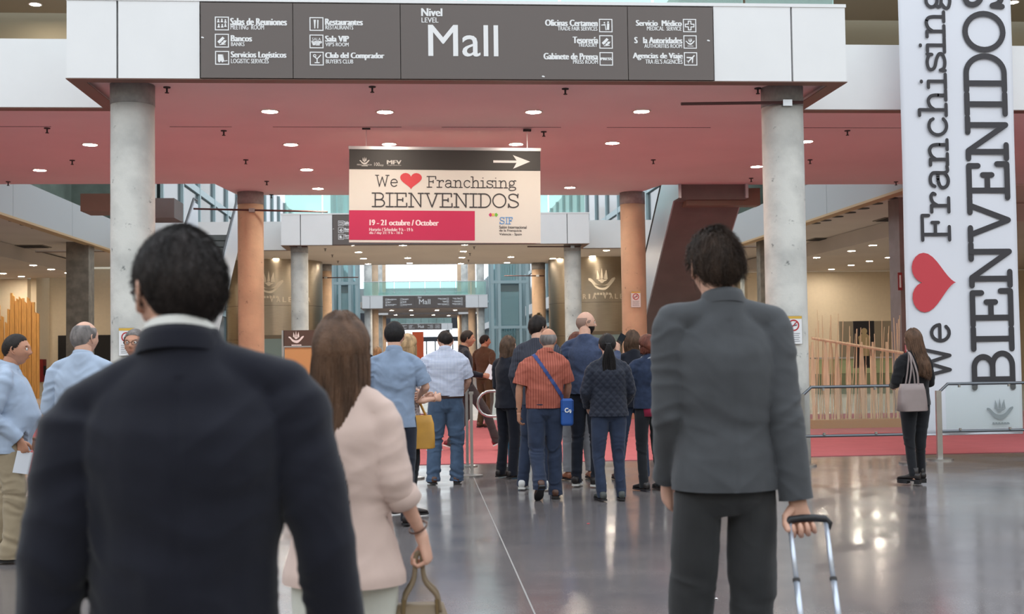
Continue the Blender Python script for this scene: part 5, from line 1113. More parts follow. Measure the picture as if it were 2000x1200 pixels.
# ---------------------------------------------------------------- cloth of the people
def checked(name, c1, c2, sx, sz, lw=.35):
    if name in MATS: return MATS[name]
    m = bpy.data.materials.new(name); m.use_nodes = True; nt = m.node_tree; N = nt.nodes; L = nt.links; b = N['Principled BSDF']; b.inputs['Roughness'].default_value = .85; b.inputs['Specular IOR Level'].default_value = .2
    tc = N.new('ShaderNodeTexCoord'); sp_ = N.new('ShaderNodeSeparateXYZ'); L.new(tc.outputs['Object'], sp_.inputs[0]); outs = []
    for ax, s in (('X', sx), ('Z', sz)):
        if not s: continue
        a = N.new('ShaderNodeMath'); a.operation = 'MULTIPLY'; a.inputs[1].default_value = s; L.new(sp_.outputs[ax], a.inputs[0])
        f = N.new('ShaderNodeMath'); f.operation = 'FRACT'; L.new(a.outputs[0], f.inputs[0]); g_ = N.new('ShaderNodeMath'); g_.operation = 'LESS_THAN'; g_.inputs[1].default_value = lw; L.new(f.outputs[0], g_.inputs[0]); outs.append(g_)
    if len(outs) == 2:
        ad = N.new('ShaderNodeMath'); ad.operation = 'ADD'; L.new(outs[0].outputs[0], ad.inputs[0]); L.new(outs[1].outputs[0], ad.inputs[1]); h = N.new('ShaderNodeMath'); h.operation = 'MULTIPLY'; h.inputs[1].default_value = .5; L.new(ad.outputs[0], h.inputs[0]); fac = h
    else: fac = outs[0]
    mx = N.new('ShaderNodeMix'); mx.data_type = 'RGBA'; mx.inputs[6].default_value = c1; mx.inputs[7].default_value = c2; L.new(fac.outputs[0], mx.inputs[0]); L.new(mx.outputs[2], b.inputs['Base Color']); MATS[name] = m; return m
navy = fabric('navy_suit_cloth', (26,28,42), n=.05); char = fabric('grey_suit_cloth', (80,83,88), n=.06, rough=.75); char_t = fabric('grey_trouser_cloth', (56,57,59), n=.06, rough=.75)
beige = fabric('beige_jacket_cloth', (226,194,180), n=.03); ivory = fabric('ivory_trouser_cloth', (226,226,212), n=.03)
sky = fabric('light_blue_cotton', (176,196,224), n=.03); denim_l = fabric('light_denim_cotton', (140,162,194), n=.04, ns=20); denim = fabric('blue_denim', (72,96,128), n=.16, ns=9); denim2 = fabric('mid_blue_denim', (45,58,86), n=.15, ns=9); denim_d = fabric('dark_denim', (36,42,58), n=.12, ns=9)
khaki = fabric('khaki_cotton', (176,156,124), n=.05); orange = checked('orange_stripe_cotton', srgb(172,98,82), srgb(138,72,62), 40, 0, .25); gingham = checked('blue_check_cotton', srgb(226,228,236), srgb(122,136,176), 62, 62, .42)
nvy2 = fabric('dark_navy_wool', (30,33,46), n=.06); blk = fabric('black_cloth', (28,28,32), n=.05); cblk = fabric('black_stretch_denim', (34,36,42), n=.1)
stripe = checked('charcoal_stripe_knit', srgb(56,58,68), srgb(84,86,96), 50, 0, .25); blue_k = fabric('blue_marl_knit', (66,80,114), n=.1, ns=40); quilt = fabric('navy_quilted_nylon', (34,40,58), rough=.55, n=.05); denim_j = fabric('indigo_denim', (40,54,84), n=.15, ns=20)
brown_k = fabric('brown_knit', (96,66,46), n=.08); brown_t = fabric('olive_brown_cotton', (88,68,44), n=.08); pat = mat('patterned_blouse', srgb(210,200,200), .8, noise=.5, nscale=45, col2=srgb(96,84,92)); gry_t = fabric('pale_grey_cloth', (150,152,160), n=.05); pinkish = fabric('crimson_cotton', (176,30,70)); white_c = fabric('white_collar_cloth', (236,236,230), n=.02)
lea_b = mat('brown_leather', srgb(84,56,44), .4, noise=.1); lea_d = mat('dark_leather', srgb(38,32,32), .4); lea_t = mat('tan_leather', srgb(150,96,72), .4); lea_r = mat('oxblood_leather', srgb(120,26,38), .35); sole_w = mat('white_sole', srgb(226,226,222), .6); suede_g = mat('sage_green_suede', srgb(130,172,150), .8); canvas_w = mat('white_canvas', srgb(214,214,212), .7)
HP = dict(curl=.35)
# 1 ---- the near man in the navy suit (seen from behind, filling the left foreground)
p1 = person('man in the left foreground in a dark navy suit jacket with short dark hair', X_(362,2.28), 2.28, 4, 1.75, skin='light', voxel=.009, detail=2,
  pose=dict(sR=(.192,0,1.438), sL=(-.186,0,1.398), eR=(.262,-.03,1.14), eL=(-.232,-.03,1.13), wR=(.285,.03,.88), wL=(-.262,.03,.87), head=(-.012,.02,1.614), neck=(-.008,-.012,1.475)),
  body=dict(sh=.195, ch=.168, wa=.150, hi=.152, cd=.118, wd=.118, neck=1.0), top=dict(m=navy, name='jacket', hem=.80, ease=.018, flare=.002, sleeve=1.0, sr=(.070,.062,.059,.055,.052), sh_r=.05, seam=1, voxel=.0075, smooth=9, wr=.9, neckz=.016, collar=(.012,.030,.0705), undercollar=(.012,.030,.0655,white_c)),
  legs=dict(m=navy), shoes=dict(m=lea_d), hair=dict(style='short', T=.013, prof=(.3,.5,.85,1.2), m=H_DARK, n=5200, len=.75, nz=.1, thick=.9, lift=.22), head=dict(yaw=27, pitch=2, wide=.96, size=.98, face=True), hands=dict(R=HP, L=HP))
def glasses(R, m, label=None):
    ks = R.k; g = G()
    for sd in (-1,1):
        c = [(sd*.032+.023*math.cos(a), .106-.004*abs(math.cos(a)), .003+.017*math.sin(a)) for a in np.linspace(0,2*math.pi,17)]; g.tube(c, [.0018]*17, 6); g.tube([(sd*.056,.1,.008),(sd*.074,.06,.008),(sd*.083,.0,.01),(sd*.082,-.02,-.005)], [(.002,.003)]*4, 6)
    g.tube([(-.01,.107,.006),(.01,.107,.006)], [.0018]*2, 6)
    return mesh_obj('glasses', R.tohead(np.array(g.V)*ks), g.F, m, R.root, True)
glasses(p1, mat('glasses_frame', srgb(34,32,40), .3))
# 2 ---- woman in the beige jacket
D2 = 3.72
p2 = person('woman with long straight brown hair in a pale beige-pink jacket and ivory trousers', X_(669,D2), D2, -14, 1.625, skin='light', voxel=.009, detail=2,
  pose=dict(sR=(.142,-.01,1.41), sL=(-.152,.01,1.405), eR=(.192,-.03,1.18), wR=(.245,.06,1.015), eL=(-.17,.05,1.15), wL=(-.10,.25,1.05), head=(-.01,.02,1.622), kR=(.085,.06,.5), kL=(-.08,-.04,.5), aL=(-.08,-.16,.12)),
  body=dict(sh=.155, ch=.148, wa=.138, hi=.165, cd=.1, wd=.092, hd=.11, arm=.82), top=dict(m=beige, name='jacket', hem=.855, ease=.02, flare=.026, threeq=1, sleeve={'R':.36,'L':.42}, sr=(.062,.056,.054,.05,.05), sh_r=.05, seam=1, voxel=.0075, wr=.8),
  legs=dict(m=ivory, r=(.09,.08,.066,.064,.066)), shoes=dict(m=lea_t), hair=dict(style='long', m=H_LONG, drop=.60, n=1300, to=(-.004,-.115), narrow=.70, thick=.62, wave=.005), hands=dict(R=dict(d=(.25,.1,-1), n=(-1,0,0), grip=.95), L=HP))
# elbow-length sleeves rolled: add the cuffs of the jacket
for s_ in 'RL':
    E, W = p2.J['e'+s_], p2.J['w'+s_]; a_, b_ = E.lerp(W,.14), E.lerp(W,.38); g = G(); g.tube([a_, a_.lerp(b_,.10), b_.lerp(a_,.08), b_], [.047,.052,.0535,.050], 20); g.obj('sleeve_cuff', beige, p2.root, True)
g = G(); W = p2.J['wR']; E = p2.J['eR']; c_ = W.lerp(E,.09); d_ = (W-E).normalized(); u1 = d_.cross(Vector((0,1,0))).normalized(); u2 = d_.cross(u1)
ringp = [c_+u1*.029*math.cos(a)+u2*.031*math.sin(a) for a in np.linspace(0,2*math.pi,20)]; g.tube(ringp, [.0035]*20, 6); g.obj('bracelet', mat('bracelet_brown', srgb(96,66,52), .3, .4), p2.root, True)
# 3 ---- the man in the grey suit
D3 = 4.05
p3 = person('tall man in a charcoal grey suit with thick dark brown hair, pulling a suitcase', X_(1411,D3), D3, 0, 1.905, skin='light', voxel=.0085, detail=2,
  pose=dict(sR=(.168,0,1.462), sL=(-.168,0,1.470), eR=(.182,-.05,1.16), wR=(.209,-.07,.905), eL=(-.176,.0,1.17), wL=(-.155,.14,.95), head=(-.012,.03,1.633), hR=(.088,0,.93), hL=(-.088,0,.93), kR=(.088,.02,.5), kL=(-.10,.07,.52), aR=(.082,-.03,.085), aL=(-.078,-.12,.13)),
  body=dict(sh=.165, ch=.146, wa=.130, hi=.144, cd=.108, wd=.1, hd=.112, neck=1.0), top=dict(m=char, name='jacket', hem=.932, ease=.014, flare=.012, sleeve={'R':1.02,'L':.98}, sr=(.062,.054,.052,.048,.046), sh_r=.05, seam=1, voxel=.0075, smooth=14, neckz=.03, wr=.75, collar=(.022,.030,.0640)),
  legs=dict(m=char_t, crotch=.845, r=(.079,.074,.062,.056,.056), wr=2.2), shoes=dict(m=lea_d, pitchL=20), hair=dict(style='short', T=.014, prof=(.6,1.1,1.0,1.1), lift=.24, nape=.6, m=hairmat('hair_dark_brown', (66,52,43)), n=4600, len=1.35, nz=.14, thick=1.0, line=-.004), head=dict(yaw=8, pitch=4, wide=.92, size=.95),
  hands=dict(R=dict(d=(.12,-.06,-1), n=(-.15,-1,0), grip=1.0, k=1.02, thumb=(-1,0,0)), L=HP))
# suitcase held by its telescopic handle
def world_of(R, v): return R.root.matrix_basis @ Vector(v) if False else Matrix.Translation(R.root.location) @ Matrix.Rotation(R.root.rotation_euler.z, 4, 'Z') @ Vector(v)
hw_ = world_of(p3, p3.J['wR']); hx_, hy_ = hw_.x+.02, hw_.y-.015
sc_ = empty('suitcase', (hx_+.004, hy_-.282, 0)); cx0 = -.05; top_h = at(1572, 1018, hy_).z; alu = mat('pale_aluminium', srgb(206,214,228), .32, .6); shell_m = mat('silver_blue_shell', srgb(170,184,206), .35, .3)
bm = G(); bm.box(-.17,.15,-.11,.11,.06,.60); o = bm.obj('shell', shell_m, sc_); bv = o.modifiers.new('b','BEVEL'); bv.width = .04; bv.segments = 5
for i in range(6): G().box(-.13+i*.048,-.115+i*.048,-.116,-.108,.1,.54).obj('rib', shell_m, sc_)
for s in (-1,1):
    a = Vector((s*.062-.03, .06, .59)); b_ = Vector((s*.062-.0, .26, top_h-.005)); m1 = a.lerp(b_, .46)
    G().tube([a, m1], [.0105,.0105], 10).obj('outer_tube', alu, sc_, True); G().tube([m1, b_], [.0085,.0085], 10).obj('inner_tube', alu, sc_, True); G().tube([m1-(b_-a).normalized()*.004, m1+(b_-a).normalized()*.006], [.0125,.0125], 10).obj('collar', joint_dark, sc_)
hx0 = 0.0; G().tube([(hx0-.066,.262,top_h-.024),(hx0-.074,.262,top_h-.006),(hx0-.06,.262,top_h+.008),(hx0-.02,.262,top_h+.012),(hx0+.02,.262,top_h+.012),(hx0+.06,.262,top_h+.008),(hx0+.074,.262,top_h-.006),(hx0+.066,.262,top_h-.024)], [(.013,.013)]*8, 10, ).obj('grip', rubber, sc_, True)
for s in (-1,1):
    for t in (-1,1): G().tube([(s*.14-.012, t*.08, .03),(s*.14+.012, t*.08, .03)], [.03,.03], 14).obj('wheel', rubber, sc_, True); G().box(s*.14-.02, s*.14+.02, t*.08-.015, t*.08+.015, .045,.07).obj('wheel_mount', joint_dark, sc_)
tag(sc_, 'pale silver suitcase pulled by the grey-suited man, telescopic handle up', 'suitcase')
# beige woman's handbag
hb = world_of(p2, p2.J['wR']); bag = empty('handbag', (hb.x-.002, hb.y-.0, 0)); taupe = mat('taupe_leather', srgb(128,110,86), .5, noise=.08); zt = at(825,1180,D2).z; za = hb.z-.088
def bag_body(parent, hw, hh, hd, z0, m, round_=.03, taper=.85, off=(0,0)):
    V = []; n = 28; secs = [(0,.9),(.03,1),(.35,1),(.75,.95*1),(1,taper)]
    for t, w_ in secs:
        for i in range(n):
            a = 2*math.pi*i/n; c, s_ = math.cos(a), math.sin(a); V.append((off[0]+hw*w_*math.copysign(abs(c)**.35,c), off[1]+hd*(1-.55*t)*math.copysign(abs(s_)**.5,s_), z0+hh*t))
    F = [(j*n+i, j*n+(i+1)%n, (j+1)*n+(i+1)%n, (j+1)*n+i) for j in range(len(secs)-1) for i in range(n)]+[tuple(range(n-1,-1,-1)), tuple(range((len(secs)-1)*n, len(secs)*n))]
    return mesh_obj('body', V, F, m, parent, True)
bag_body(bag, .10, .26, .07, zt-.26, taupe, taper=.72)
for s in (-1,1):
    P = catmull([(-.055,s*.03,zt-.02),(-.045,s*.03,zt+.03),(-.02,s*.018,za-.06),(-.012,s*.008,za+.01),(-.004,s*.008,za+.02),(.006,s*.008,za+.01),(.014,s*.018,za-.06),(.05,s*.03,zt+.03),(.06,s*.03,zt-.02)],5); G().tube(P, [(.0075,.0035)]*len(P), 8, ).obj('handle', taupe, bag, True)
for s in (-1,1): G().tube([(s*.052,-.034,zt-.03),(s*.05,-.034,zt+.02)], [.006,.006], 6).obj('buckle', mat('dull_brass', srgb(150,130,96), .35, .8), bag)
tag(bag, 'taupe leather handbag carried low by the woman in the beige jacket', 'handbag')
# 4 ---- left man in light blue shirt and khaki trousers, in profile facing right
x4, y4 = foot(22, 1096)
p4 = person('dark-haired man at far left in a light blue shirt and khaki trousers', x4, y4-.03, -82, 1.67, skin='tan', voxel=.012, detail=1,
  pose=dict(eR=(.22,-.10,1.13), wR=(.17,.10,.945), eL=(-.22,-.08,1.13), wL=(-.2,.1,.93), head=(0,.045,1.625), kR=(.1,.06,.5), aR=(.11,.03,.085), kL=(-.1,-.02,.5), aL=(-.11,-.12,.085)),
  body=dict(belly=.05, sh=.18, ch=.165, wa=.165, hi=.17, wd=.125, cd=.12, hd=.125), top=dict(m=sky, hem=.84, ease=.016, sr=(.07,.066,.06,.052,.044), wr=1.7, collar=(.010,.030,.0655), sleeve=.97, cuff=1), legs=dict(m=khaki, r=(.1,.09,.078,.075,.072), wr=2.2),
  shoes=dict(m=lea_b), hair=dict(style='short', T=.009, m=H_DARK, line=.012), head=dict(yaw=-4, face=True), hands=dict(R=dict(d=(-.1,.25,-1), n=(-1,0,0), curl=.6), L=HP))
hp = world_of(p4, p4.J['wR']+Vector((-.01,.035,-.09))); pp_ = G().box(-.002,.002,-.055,.055,-.16,.0).obj('paper_leaflet', mat('paper_white', srgb(232,236,244), .7)); pp_.location = hp; pp_.rotation_euler = (0,.05,math.radians(-60)); pp_.rotation_euler.x = -.2; tag(pp_, 'folded white leaflet in the hand of the man in khaki trousers', 'leaflet')
# 5 ---- grey-haired man behind the navy suit
x5, y5 = foot(178, 1118)
p5 = person('balding grey-haired man in a light blue shirt and navy jeans, beside the navy-suited man', x5-.045, y5-.02, -8, 1.74, skin='light', voxel=.012, pose=dict(eL=(-.25,.02,1.14), wL=(-.2,.2,1.02), eR=(.25,.02,1.14), wR=(.16,.26,1.08), head=(.0,.02,1.632)),
  body=dict(sh=.19, ch=.175, wa=.165, wd=.12), top=dict(m=sky, hem=.88, sr=(.068,.062,.056,.05,.042), wr=1.5, collar=(.010,.030,.0655), sleeve=.95), legs=dict(m=denim_d), shoes=dict(m=suede_g, sole=sole_w), hair=dict(style='fringe', T=.006, m=H_GREY, crown=.07), head=dict(yaw=-25))
# 6 ---- man with glasses facing the camera, half hidden
p6 = person('grey-haired man with glasses facing the camera, mostly hidden behind the navy-suited man', X_(266,9.6), 9.6, 172, 1.70, skin='tan', voxel=.014, top=dict(m=fabric('dull_grey_shirt', (120,120,128))), legs=dict(m=denim_d), shoes=dict(m=lea_d), hair=dict(style='short', T=.012, m=H_GREY), head=dict(face=True, pitch=-6))
glasses(p6, mat('glasses_wire', srgb(60,56,58), .3, .6))
# 7 ---- denim shirt man
D7 = 10.4
p7 = person('black-haired man in a light denim-blue shirt, standing beyond the beige-jacketed woman', X_(770,D7), D7, -6, 1.755, voxel=.011,
  pose=dict(eR=(.27,.03,1.18), wR=(.2,.24,1.12), eL=(-.25,.03,1.15), wL=(-.15,.25,1.1), sR=(.178,0,1.42), sL=(-.178,0,1.42)), body=dict(sh=.182, ch=.17, wa=.155), top=dict(m=denim_l, hem=.845, ease=.014, sr=(.066,.06,.056,.05,.043), wr=1.7, collar=(.010,.030,.0655), sleeve=.6, cuff=0), legs=dict(m=denim_d), shoes=dict(m=lea_d),
  hair=dict(style='short', T=.014, m=H_BLACK, n=900, len=.7), head=dict(pitch=4))
# 8 ---- blonde woman with ochre bag
D8 = 11.0
p8 = person('blonde woman in a patterned blouse and dark trousers, half hidden behind the denim-shirted man', X_(792,D8), D8, -60, 1.66, voxel=.013, pose=dict(wR=(.12,.24,1.12), eR=(.2,.02,1.1), eL=(-.2,.03,1.12), wL=(-.12,.25,1.12)), body=dict(sh=.155, ch=.15, wa=.13, arm=.85), top=dict(m=pat, hem=.88, sleeve=.5, sr=(.056,.05,.048,.044,.04)), legs=dict(m=cblk, r=(.08,.07,.056,.05,.046)), shoes=dict(m=lea_d),
  hair=dict(style='bob', m=H_BLOND, drop=.17, T=.012), head=dict(yaw=20))
q = at(812, 775, 10.75); ob = empty('shoulder_bag', (q.x+.015, 10.86, 0)); ochre = mat('ochre_leather', srgb(196,144,56), .5, noise=.12, nscale=6); bag_body(ob, .155, .30, .08, 1.5-.88, ochre, taper=.8); 
for s in (-1,1): G().tube(catmull([(-.09,s*.02,.88),(-.06,s*.02,1.05),(-.05,.02,1.2),(.0,.02,1.08),(.09,s*.02,.88)],4), [(.011,.004)]*17, 8).obj('strap', ochre, ob, True)
tag(ob, 'slouchy ochre leather shoulder bag hanging by the blonde woman', 'shoulder bag')
# 9 ---- man in the checked shirt
x9, y9 = foot(872, 946)
p9 = person('stout man in a blue and white checked shirt and jeans, head bent', x9, y9, 2, 1.76, voxel=.011,
  pose=dict(sR=(.185,0,1.415), sL=(-.185,0,1.42), eR=(.262,.04,1.15), wR=(.2,.2,1.0), eL=(-.265,.0,1.17), wL=(-.235,.22,1.14), head=(.01,.07,1.60), neck=(0,.01,1.465), kR=(.125,.02,.5), kL=(-.12,.02,.5), aR=(.115,-.03,.085), aL=(-.15,-.05,.085)),
  body=dict(sh=.195, ch=.195, wa=.19, hi=.19, cd=.125, wd=.135, hd=.13, arm=1.12), top=dict(m=gingham, hem=.985, ease=.016, flare=.0, sr=(.078,.074,.07,.06,.06), sleeve=.5, wr=1.2, collar=(.010,.030,.0655)), legs=dict(m=denim, r=(.112,.1,.082,.076,.076), waist=1.005, hx=.008, wx=.012, crotch=.80, belt=mat('dark_belt', srgb(60,40,36), .5), pockets=1, wr=2.4), shoes=dict(m=lea_b), hair=dict(style='short', T=.012, m=H_DARK, n=900), head=dict(yaw=6, pitch=32))
# 10 --- walking man with red shoes
D10 = 17.9
p10 = person('dark-haired man in a navy jacket and oxblood shoes striding right, beyond the checked-shirt man', X_(907,D10), D10, -84, 1.80, skin='tan', voxel=.013,
  pose=dict(kR=(.1,.30,.54), aR=(.1,.44,.16), kL=(-.1,.03,.5), aL=(-.1,-.22,.12), hR=(.09,.03,.93), eR=(.22,-.02,1.14), wR=(.2,.23,1.1), eL=(-.22,-.15,1.16), wL=(-.22,-.05,.93), head=(0,.05,1.632)), top=dict(m=nvy2, name='jacket', hem=.86, sleeve=1, collar=(.010,.030,.0655)), legs=dict(m=fabric('grey_brown_trousers', (70,62,62)), r=(.092,.08,.066,.06,.056)), shoes=dict(m=lea_r, sole=sole_w, pitchR=-24, pitchL=18), hair=dict(style='short', T=.013, m=H_DARK), head=dict(face=True))
q = world_of(p10, p10.J['wR']+Vector((0,.12,.05))); pp_ = G().box(-.07,.07,-.003,.003,-.1,.1).obj('brochure', mat('paper_white', srgb(232,236,244), .7)); pp_.location = q; pp_.rotation_euler = (0,.5,0); tag(pp_, 'white brochure held up by the striding man in the navy jacket', 'brochure')
# 11 --- brown sweater man
x11, y11 = foot(948, 836)
p11 = person('dark-haired man in a brown sweater and olive-brown trousers, far off, walking away right', x11, y11, -38, 1.80, skin='tan', voxel=.014, pose=dict(eR=(.26,-.12,1.15), wR=(.26,-.02,.92), eL=(-.27,.02,1.16), wL=(-.25,.16,.97), kL=(-.09,.06,.5), aR=(.1,-.06,.09)), body=dict(sh=.19, ch=.18), top=dict(m=brown_k, name='sweater', hem=.93), legs=dict(m=brown_t), shoes=dict(m=lea_b), hair=dict(style='short', T=.014, m=H_DARK), head=dict(yaw=-40, face=True))
# 12 --- woman in the navy suit
x12, y12 = foot(997, 934)
p12 = person('woman with shoulder-length brown hair in a dark navy trouser suit, facing right', x12-.02, y12, -50, 1.66, voxel=.012, pose=dict(eR=(.21,-.02,1.13), wR=(.12,.2,1.1), eL=(-.2,0,1.13), wL=(-.12,.22,1.05)), body=dict(sh=.15, ch=.152, wa=.14, hi=.16, arm=.85), top=dict(m=nvy2, name='jacket', hem=.87, flare=.015, sleeve=1, collar=(.010,.030,.0655), sr=(.06,.055,.05,.046,.042)), legs=dict(m=nvy2, r=(.086,.078,.066,.062,.06)), shoes=dict(m=lea_d), hair=dict(style='long', m=H_BROWN, drop=.24, n=260, to=(0,-.02), narrow=.95, thick=1.5), head=dict(yaw=-8, pitch=8, face=True))
# 13 --- tall man in the striped knit
x13, y13 = X_(1050,12.75)-.13, 12.75
p13 = person('tall man in a dark pinstriped knit and jeans, mostly hidden behind the orange-shirted man', x13+.13, y13, -22, 1.86, voxel=.013, pose=dict(aL=(-.17,-.03,.085), kL=(-.13,.03,.5), eL=(-.25,-.02,1.15), wL=(-.24,.1,.92)), top=dict(m=stripe, name='sweater', hem=.86, sleeve=1), legs=dict(m=denim2), shoes=dict(m=canvas_w, sole=sole_w), hair=dict(style='short', T=.016, m=H_DARK, n=600), head=dict(yaw=-28, face=True))
# 14 --- man in the orange striped polo
x14, y14 = foot(1066, 974)
p14 = person('balding man in an orange striped shirt, blue bag strap across his back', x14, y14, 0, 1.715, skin='tan', voxel=.011, pose=dict(sR=(.182,0,1.425), sL=(-.182,0,1.405), eR=(.255,.03,1.15), wR=(.235,.16,.96), eL=(-.262,-.02,1.13), wL=(-.262,.04,.89), head=(.055,.03,1.632), neck=(.03,-.01,1.48), kL=(-.09,-.02,.49), aL=(-.085,-.25,.17), kR=(.10,.04,.5), aR=(.10,-.02,.085)),
  body=dict(sh=.19, ch=.182, wa=.182, hi=.172, wd=.128, cd=.12, arm=1.05), top=dict(m=orange, hem=.93, ease=.016, flare=-.002, sleeve=.5, sr=(.075,.072,.07,.06,.06), wr=1.1, collar=(.010,.030,.0655)), legs=dict(m=denim2, r=(.098,.088,.074,.07,.068), pockets=1, wr=1.7, crotch=.81), shoes=dict(m=lea_b, pitchL=38), hair=dict(style='fringe', T=.006, m=H_GREY, crown=.03), head=dict(yaw=-14, wide=1.04))
g = G(); g.tube([p14.J['wL']+Vector((0,0,.03)), p14.J['wL']+Vector((0,-.005,.05))], [.032,.033], 14); g.obj('wristwatch', black_matt, p14.root, True)
V, F = p14.topV, p14.topF; N_ = vnormals(V, F); kk = p14.k
a0 = np.array((-.10*kk, 1.47*kk)); a1 = np.array((.19*kk, 1.02*kk)); dd = (a1-a0)/np.linalg.norm(a1-a0); pxz = V[:,[0,2]]-a0; off = np.abs(pxz[:,0]*dd[1]-pxz[:,1]*dd[0])
msk = (off < .022) & (V[:,1] < .02) & (pxz@dd > -.06) & (pxz@dd < np.linalg.norm(a1-a0)+.03) & (N_[:,1] < .4)
r_ = patch(V, F, msk, .006, N_); sb = empty('sling_bag', tuple(p14.root.location)); sb_blue = mat('bag_blue', srgb(34,84,160), .5); qmesh('strap', *r_, mat('strap_navy', srgb(48,70,126), .7), sb)
bm = G(); bm.box(.155,.285,-.10,-.0,.73,1.0); o = bm.obj('pouch', sb_blue, sb); bv = o.modifiers.new('b','BEVEL'); bv.width = .03; bv.segments = 4; o2 = G().box(.155,.287,-.106,.005,.86,1.005).obj('flap', sb_blue, sb); o2.modifiers.new('b','BEVEL').width = .02
pr = Print(); pr.ring(.215,.89,.014,.024,16,.8,5.6); pr.rect(.226,.876,.262,.884); pr.rect(.232,.888,.256,.896); pr.disc(.25,.868,.008); pr.wall('logo', print_white, sb, -.1085)
tag(sb, 'bright blue sling bag with a white mark at the orange-shirted man\'s right hip', 'sling bag')
# 15 --- hidden person with curly hair and grey trousers
D15 = 13.6
p15 = person('curly red-brown haired person in pale grey trousers, hidden in mid-queue', X_(1128,D15), D15, 10, 1.68, voxel=.014, pose=dict(kL=(-.13,.02,.5), aL=(-.15,-.02,.085), kR=(.12,.02,.5), aR=(.14,0,.085)), top=dict(m=nvy2), legs=dict(m=gry_t, hem=.07), shoes=dict(m=lea_t), hair=dict(style='curly', m=H_RED, drop=.1, T=.03), head=dict())
# 16 --- bald bearded man in blue
x16, y16 = X_(1143,12.95)-.02, 12.95
p16 = person('tall bald man with a dark beard in a blue sweater, looking right', x16+.02, y16, -26, 1.905, skin='light', voxel=.011, pose=dict(eR=(.26,.14,1.19), wR=(.235,.33,1.33), eL=(-.25,0,1.15), wL=(-.22,.1,.93), head=(.0,.03,1.64), kR=(.09,.02,.5)), body=dict(sh=.175, ch=.168, wa=.148), top=dict(m=blue_k, name='sweater', hem=.93, wr=1.2), legs=dict(m=denim_d, r=(.09,.08,.062,.056,.052), pockets=1), shoes=dict(m=lea_d, sole=sole_w), hair=dict(style='fringe', T=.0012, m=mat('shaved_hair', srgb(150,122,108), .7), crown=.035, beard=1, beard_m=H_DARK), head=dict(yaw=-54, face=True, size=.98), hands=dict(R=dict(d=(.1,.35,1), n=(-1,.2,0), curl=.75, thumb=(0,-1,.2)), L=HP))
q = world_of(p16, p16.J['wR']+Vector((.03,.05,.15))); ph = empty('smartphone', q); ph.rotation_euler = (.1,.55,math.radians(-30)); G().box(-.036,.036,-.005,.005,-.075,.075).obj('case', black_matt, ph); G().box(-.032,.032,-.0062,-.005,-.07,.07).obj('screen', dark_glass, ph); tag(ph, 'dark smartphone held up above the heads of the queue', 'phone')
# 17 --- quilted jacket woman
x17, y17 = foot(1192, 978)
p17 = person('woman with a long dark ponytail in a navy quilted jacket and jeans', x17, y17, 2, 1.645, voxel=.0105, pose=dict(sR=(.17,0,1.41), sL=(-.17,0,1.41), eR=(.245,.01,1.14), wR=(.2,.17,1.0), eL=(-.25,.0,1.14), wL=(-.2,.16,.99), head=(.0,.03,1.635), kR=(.1,.02,.5), kL=(-.115,.02,.5), aR=(.115,-.03,.085), aL=(-.10,-.05,.085)), body=dict(sh=.172, ch=.172, wa=.165, hi=.182, arm=.95), top=dict(m=quilt, name='jacket', hem=.89, ease=.02, flare=.01, quilt=1, wr=.6, voxel=.009, collar=(.010,.030,.0655), sr=(.068,.062,.058,.052,.046)), legs=dict(m=denim2, r=(.098,.084,.064,.056,.05), wr=1.2), shoes=dict(m=mat('olive_shoe', srgb(70,74,72), .6)), hair=dict(style='ponytail', T=.012, m=H_BLACK, drop=.30), head=dict(yaw=-4))
# 18, 19 - two women at the right of the queue
x18, y18 = X_(1236,13.5), 13.5
p18 = person('woman with dark straight hair in a navy top, behind the red-haired woman', x18, y18, 0, 1.70, voxel=.013, pose=dict(kL=(-.14,.03,.5), aL=(-.2,-.02,.085), aR=(.12,0,.085)), body=dict(sh=.16, ch=.155, arm=.9), top=dict(m=nvy2, hem=.86), legs=dict(m=denim2, r=(.09,.08,.064,.06,.056)), shoes=dict(m=lea_b, boot=.05), hair=dict(style='long', m=H_BROWN, drop=.2, n=240, to=(0,-.01), narrow=1, thick=1.6), head=dict(yaw=12))
x19, y19 = X_(1268,12.45), 12.45
p19 = person('woman with short red-brown hair in an indigo denim jacket, crimson hem and dark trousers', x19-.01, y19, 18, 1.635, voxel=.012, pose=dict(eL=(-.23,.06,1.14), wL=(-.16,.24,1.12), eR=(.23,.02,1.12), wR=(.17,.18,1.05)), body=dict(sh=.168, ch=.165, wa=.155, hi=.17), top=dict(m=denim_j, name='jacket', hem=.93, flare=.012, collar=(.010,.030,.0655), sr=(.066,.06,.056,.05,.045)), legs=dict(m=cblk, r=(.086,.076,.06,.054,.05)), shoes=dict(m=lea_d), hair=dict(style='bob', m=H_RED, drop=.09, T=.022), head=dict(yaw=18, face=True))
kk = p19.k; g = G(); g.tube([(.03,0,.84*kk),(.03,0,.97*kk)], [(.17,.12),(.175,.13)], 24, up=(1,0,0)); g.obj('shirt_tail', pinkish, p19.root, True)
g = G(); c = p19.J['neck']; g.tube([c+Vector((.07*math.cos(a), .07*math.sin(a)+.01, .02+.008*math.sin(3*a))) for a in np.linspace(0,2*math.pi,22)], [.016]*22, 8); g.obj('scarf', mat('silver_scarf', srgb(150,156,168), .6, noise=.3, nscale=40), p19.root, True)
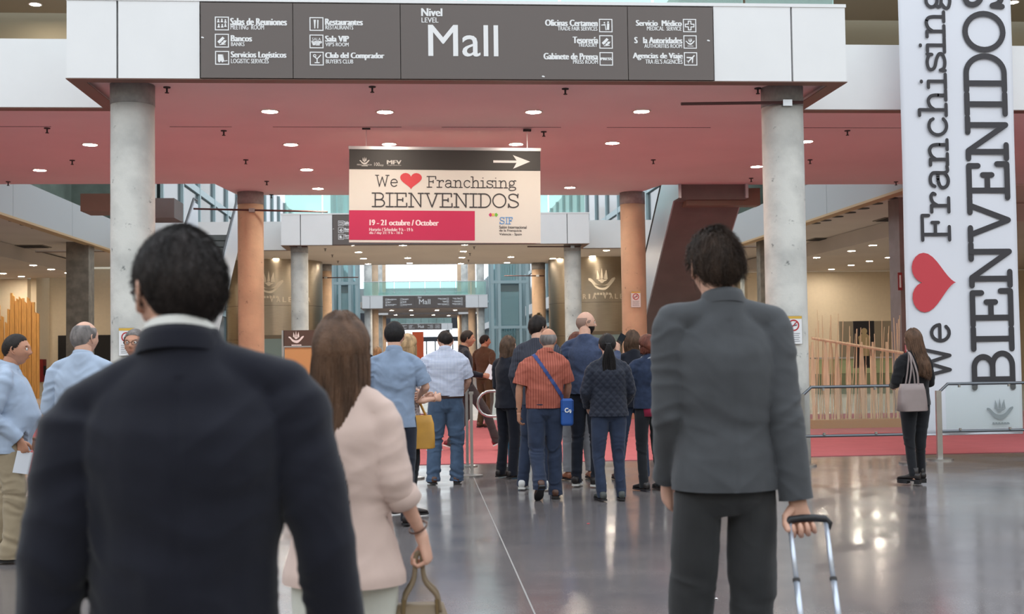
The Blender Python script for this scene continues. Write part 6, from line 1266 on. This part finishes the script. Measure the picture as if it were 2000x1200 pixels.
# 20 --- woman in black at the right
x20, y20 = foot(1795, 948)
p20 = person('woman in black jacket and black jeans with long wavy brown hair, alone before the banner', x20-.02, y20, 12, 1.665, voxel=.011, pose=dict(sR=(.165,0,1.405), sL=(-.165,0,1.41), eL=(-.255,-.02,1.16), wL=(-.16,.18,1.12), eR=(.22,.02,1.14), wR=(.13,.2,1.1), head=(.015,.03,1.632), kL=(-.075,.02,.5), kR=(.07,.02,.5), aR=(.095,.06,.125), aL=(-.07,-.03,.125)), body=dict(sh=.165, ch=.158, wa=.145, hi=.165, arm=.88), top=dict(m=blk, name='jacket', hem=.90, flare=.006, wr=1, sr=(.062,.058,.054,.048,.042)), legs=dict(m=cblk, r=(.092,.078,.058,.05,.046), wr=.8, pockets=1, hem=.03), shoes=dict(m=lea_d, heel=.03, boot=.14, name='ankle_boot', yawL=30, yawR=-14), hair=dict(style='long', m=H_LONG, drop=.47, n=420, to=(.02,-.10), narrow=1.05, wave=.012, thick=1.3), head=dict(yaw=12, pitch=6))
q = world_of(p20, Vector((-.15,-.16,0))*p20.k); tb = empty('tote_bag', (q.x, q.y, 0)); tb.rotation_euler.z = math.radians(14); tote = mat('tote_taupe', srgb(142,128,126), .5, noise=.05)
bag_body(tb, .165, .29, .075, .80, tote, taper=.82)
for s in (-1,1): G().tube(catmull([(-.06,s*.028,1.07),(-.03,s*.03,1.2),(.0,s*.02+.02,1.36),(.015,.06,1.425),(.03,s*.02+.04,1.36),(.05,s*.03,1.2),(.06,s*.028,1.07)],4), [(.010,.004)]*25, 8).obj('handle', tote, tb, True)
tag(tb, 'taupe leather tote bag on the shoulder of the woman in black', 'tote bag')
# 21, 22 - far figures
p21 = person('small far person in dark clothes, left of the denim-shirted man', X_(716,34), 34, 150, 1.68, voxel=.02, top=dict(m=nvy2), legs=dict(m=blk), shoes=dict(m=lea_d), hair=dict(style='short', m=H_BLACK))
p22 = person('far person with light brown hair just left of the denim-shirted man\'s shoulder', X_(738,27), 27, 30, 1.62, voxel=.02, top=dict(m=brown_k), legs=dict(m=blk), shoes=dict(m=lea_d), hair=dict(style='bob', m=H_BLOND, T=.016))
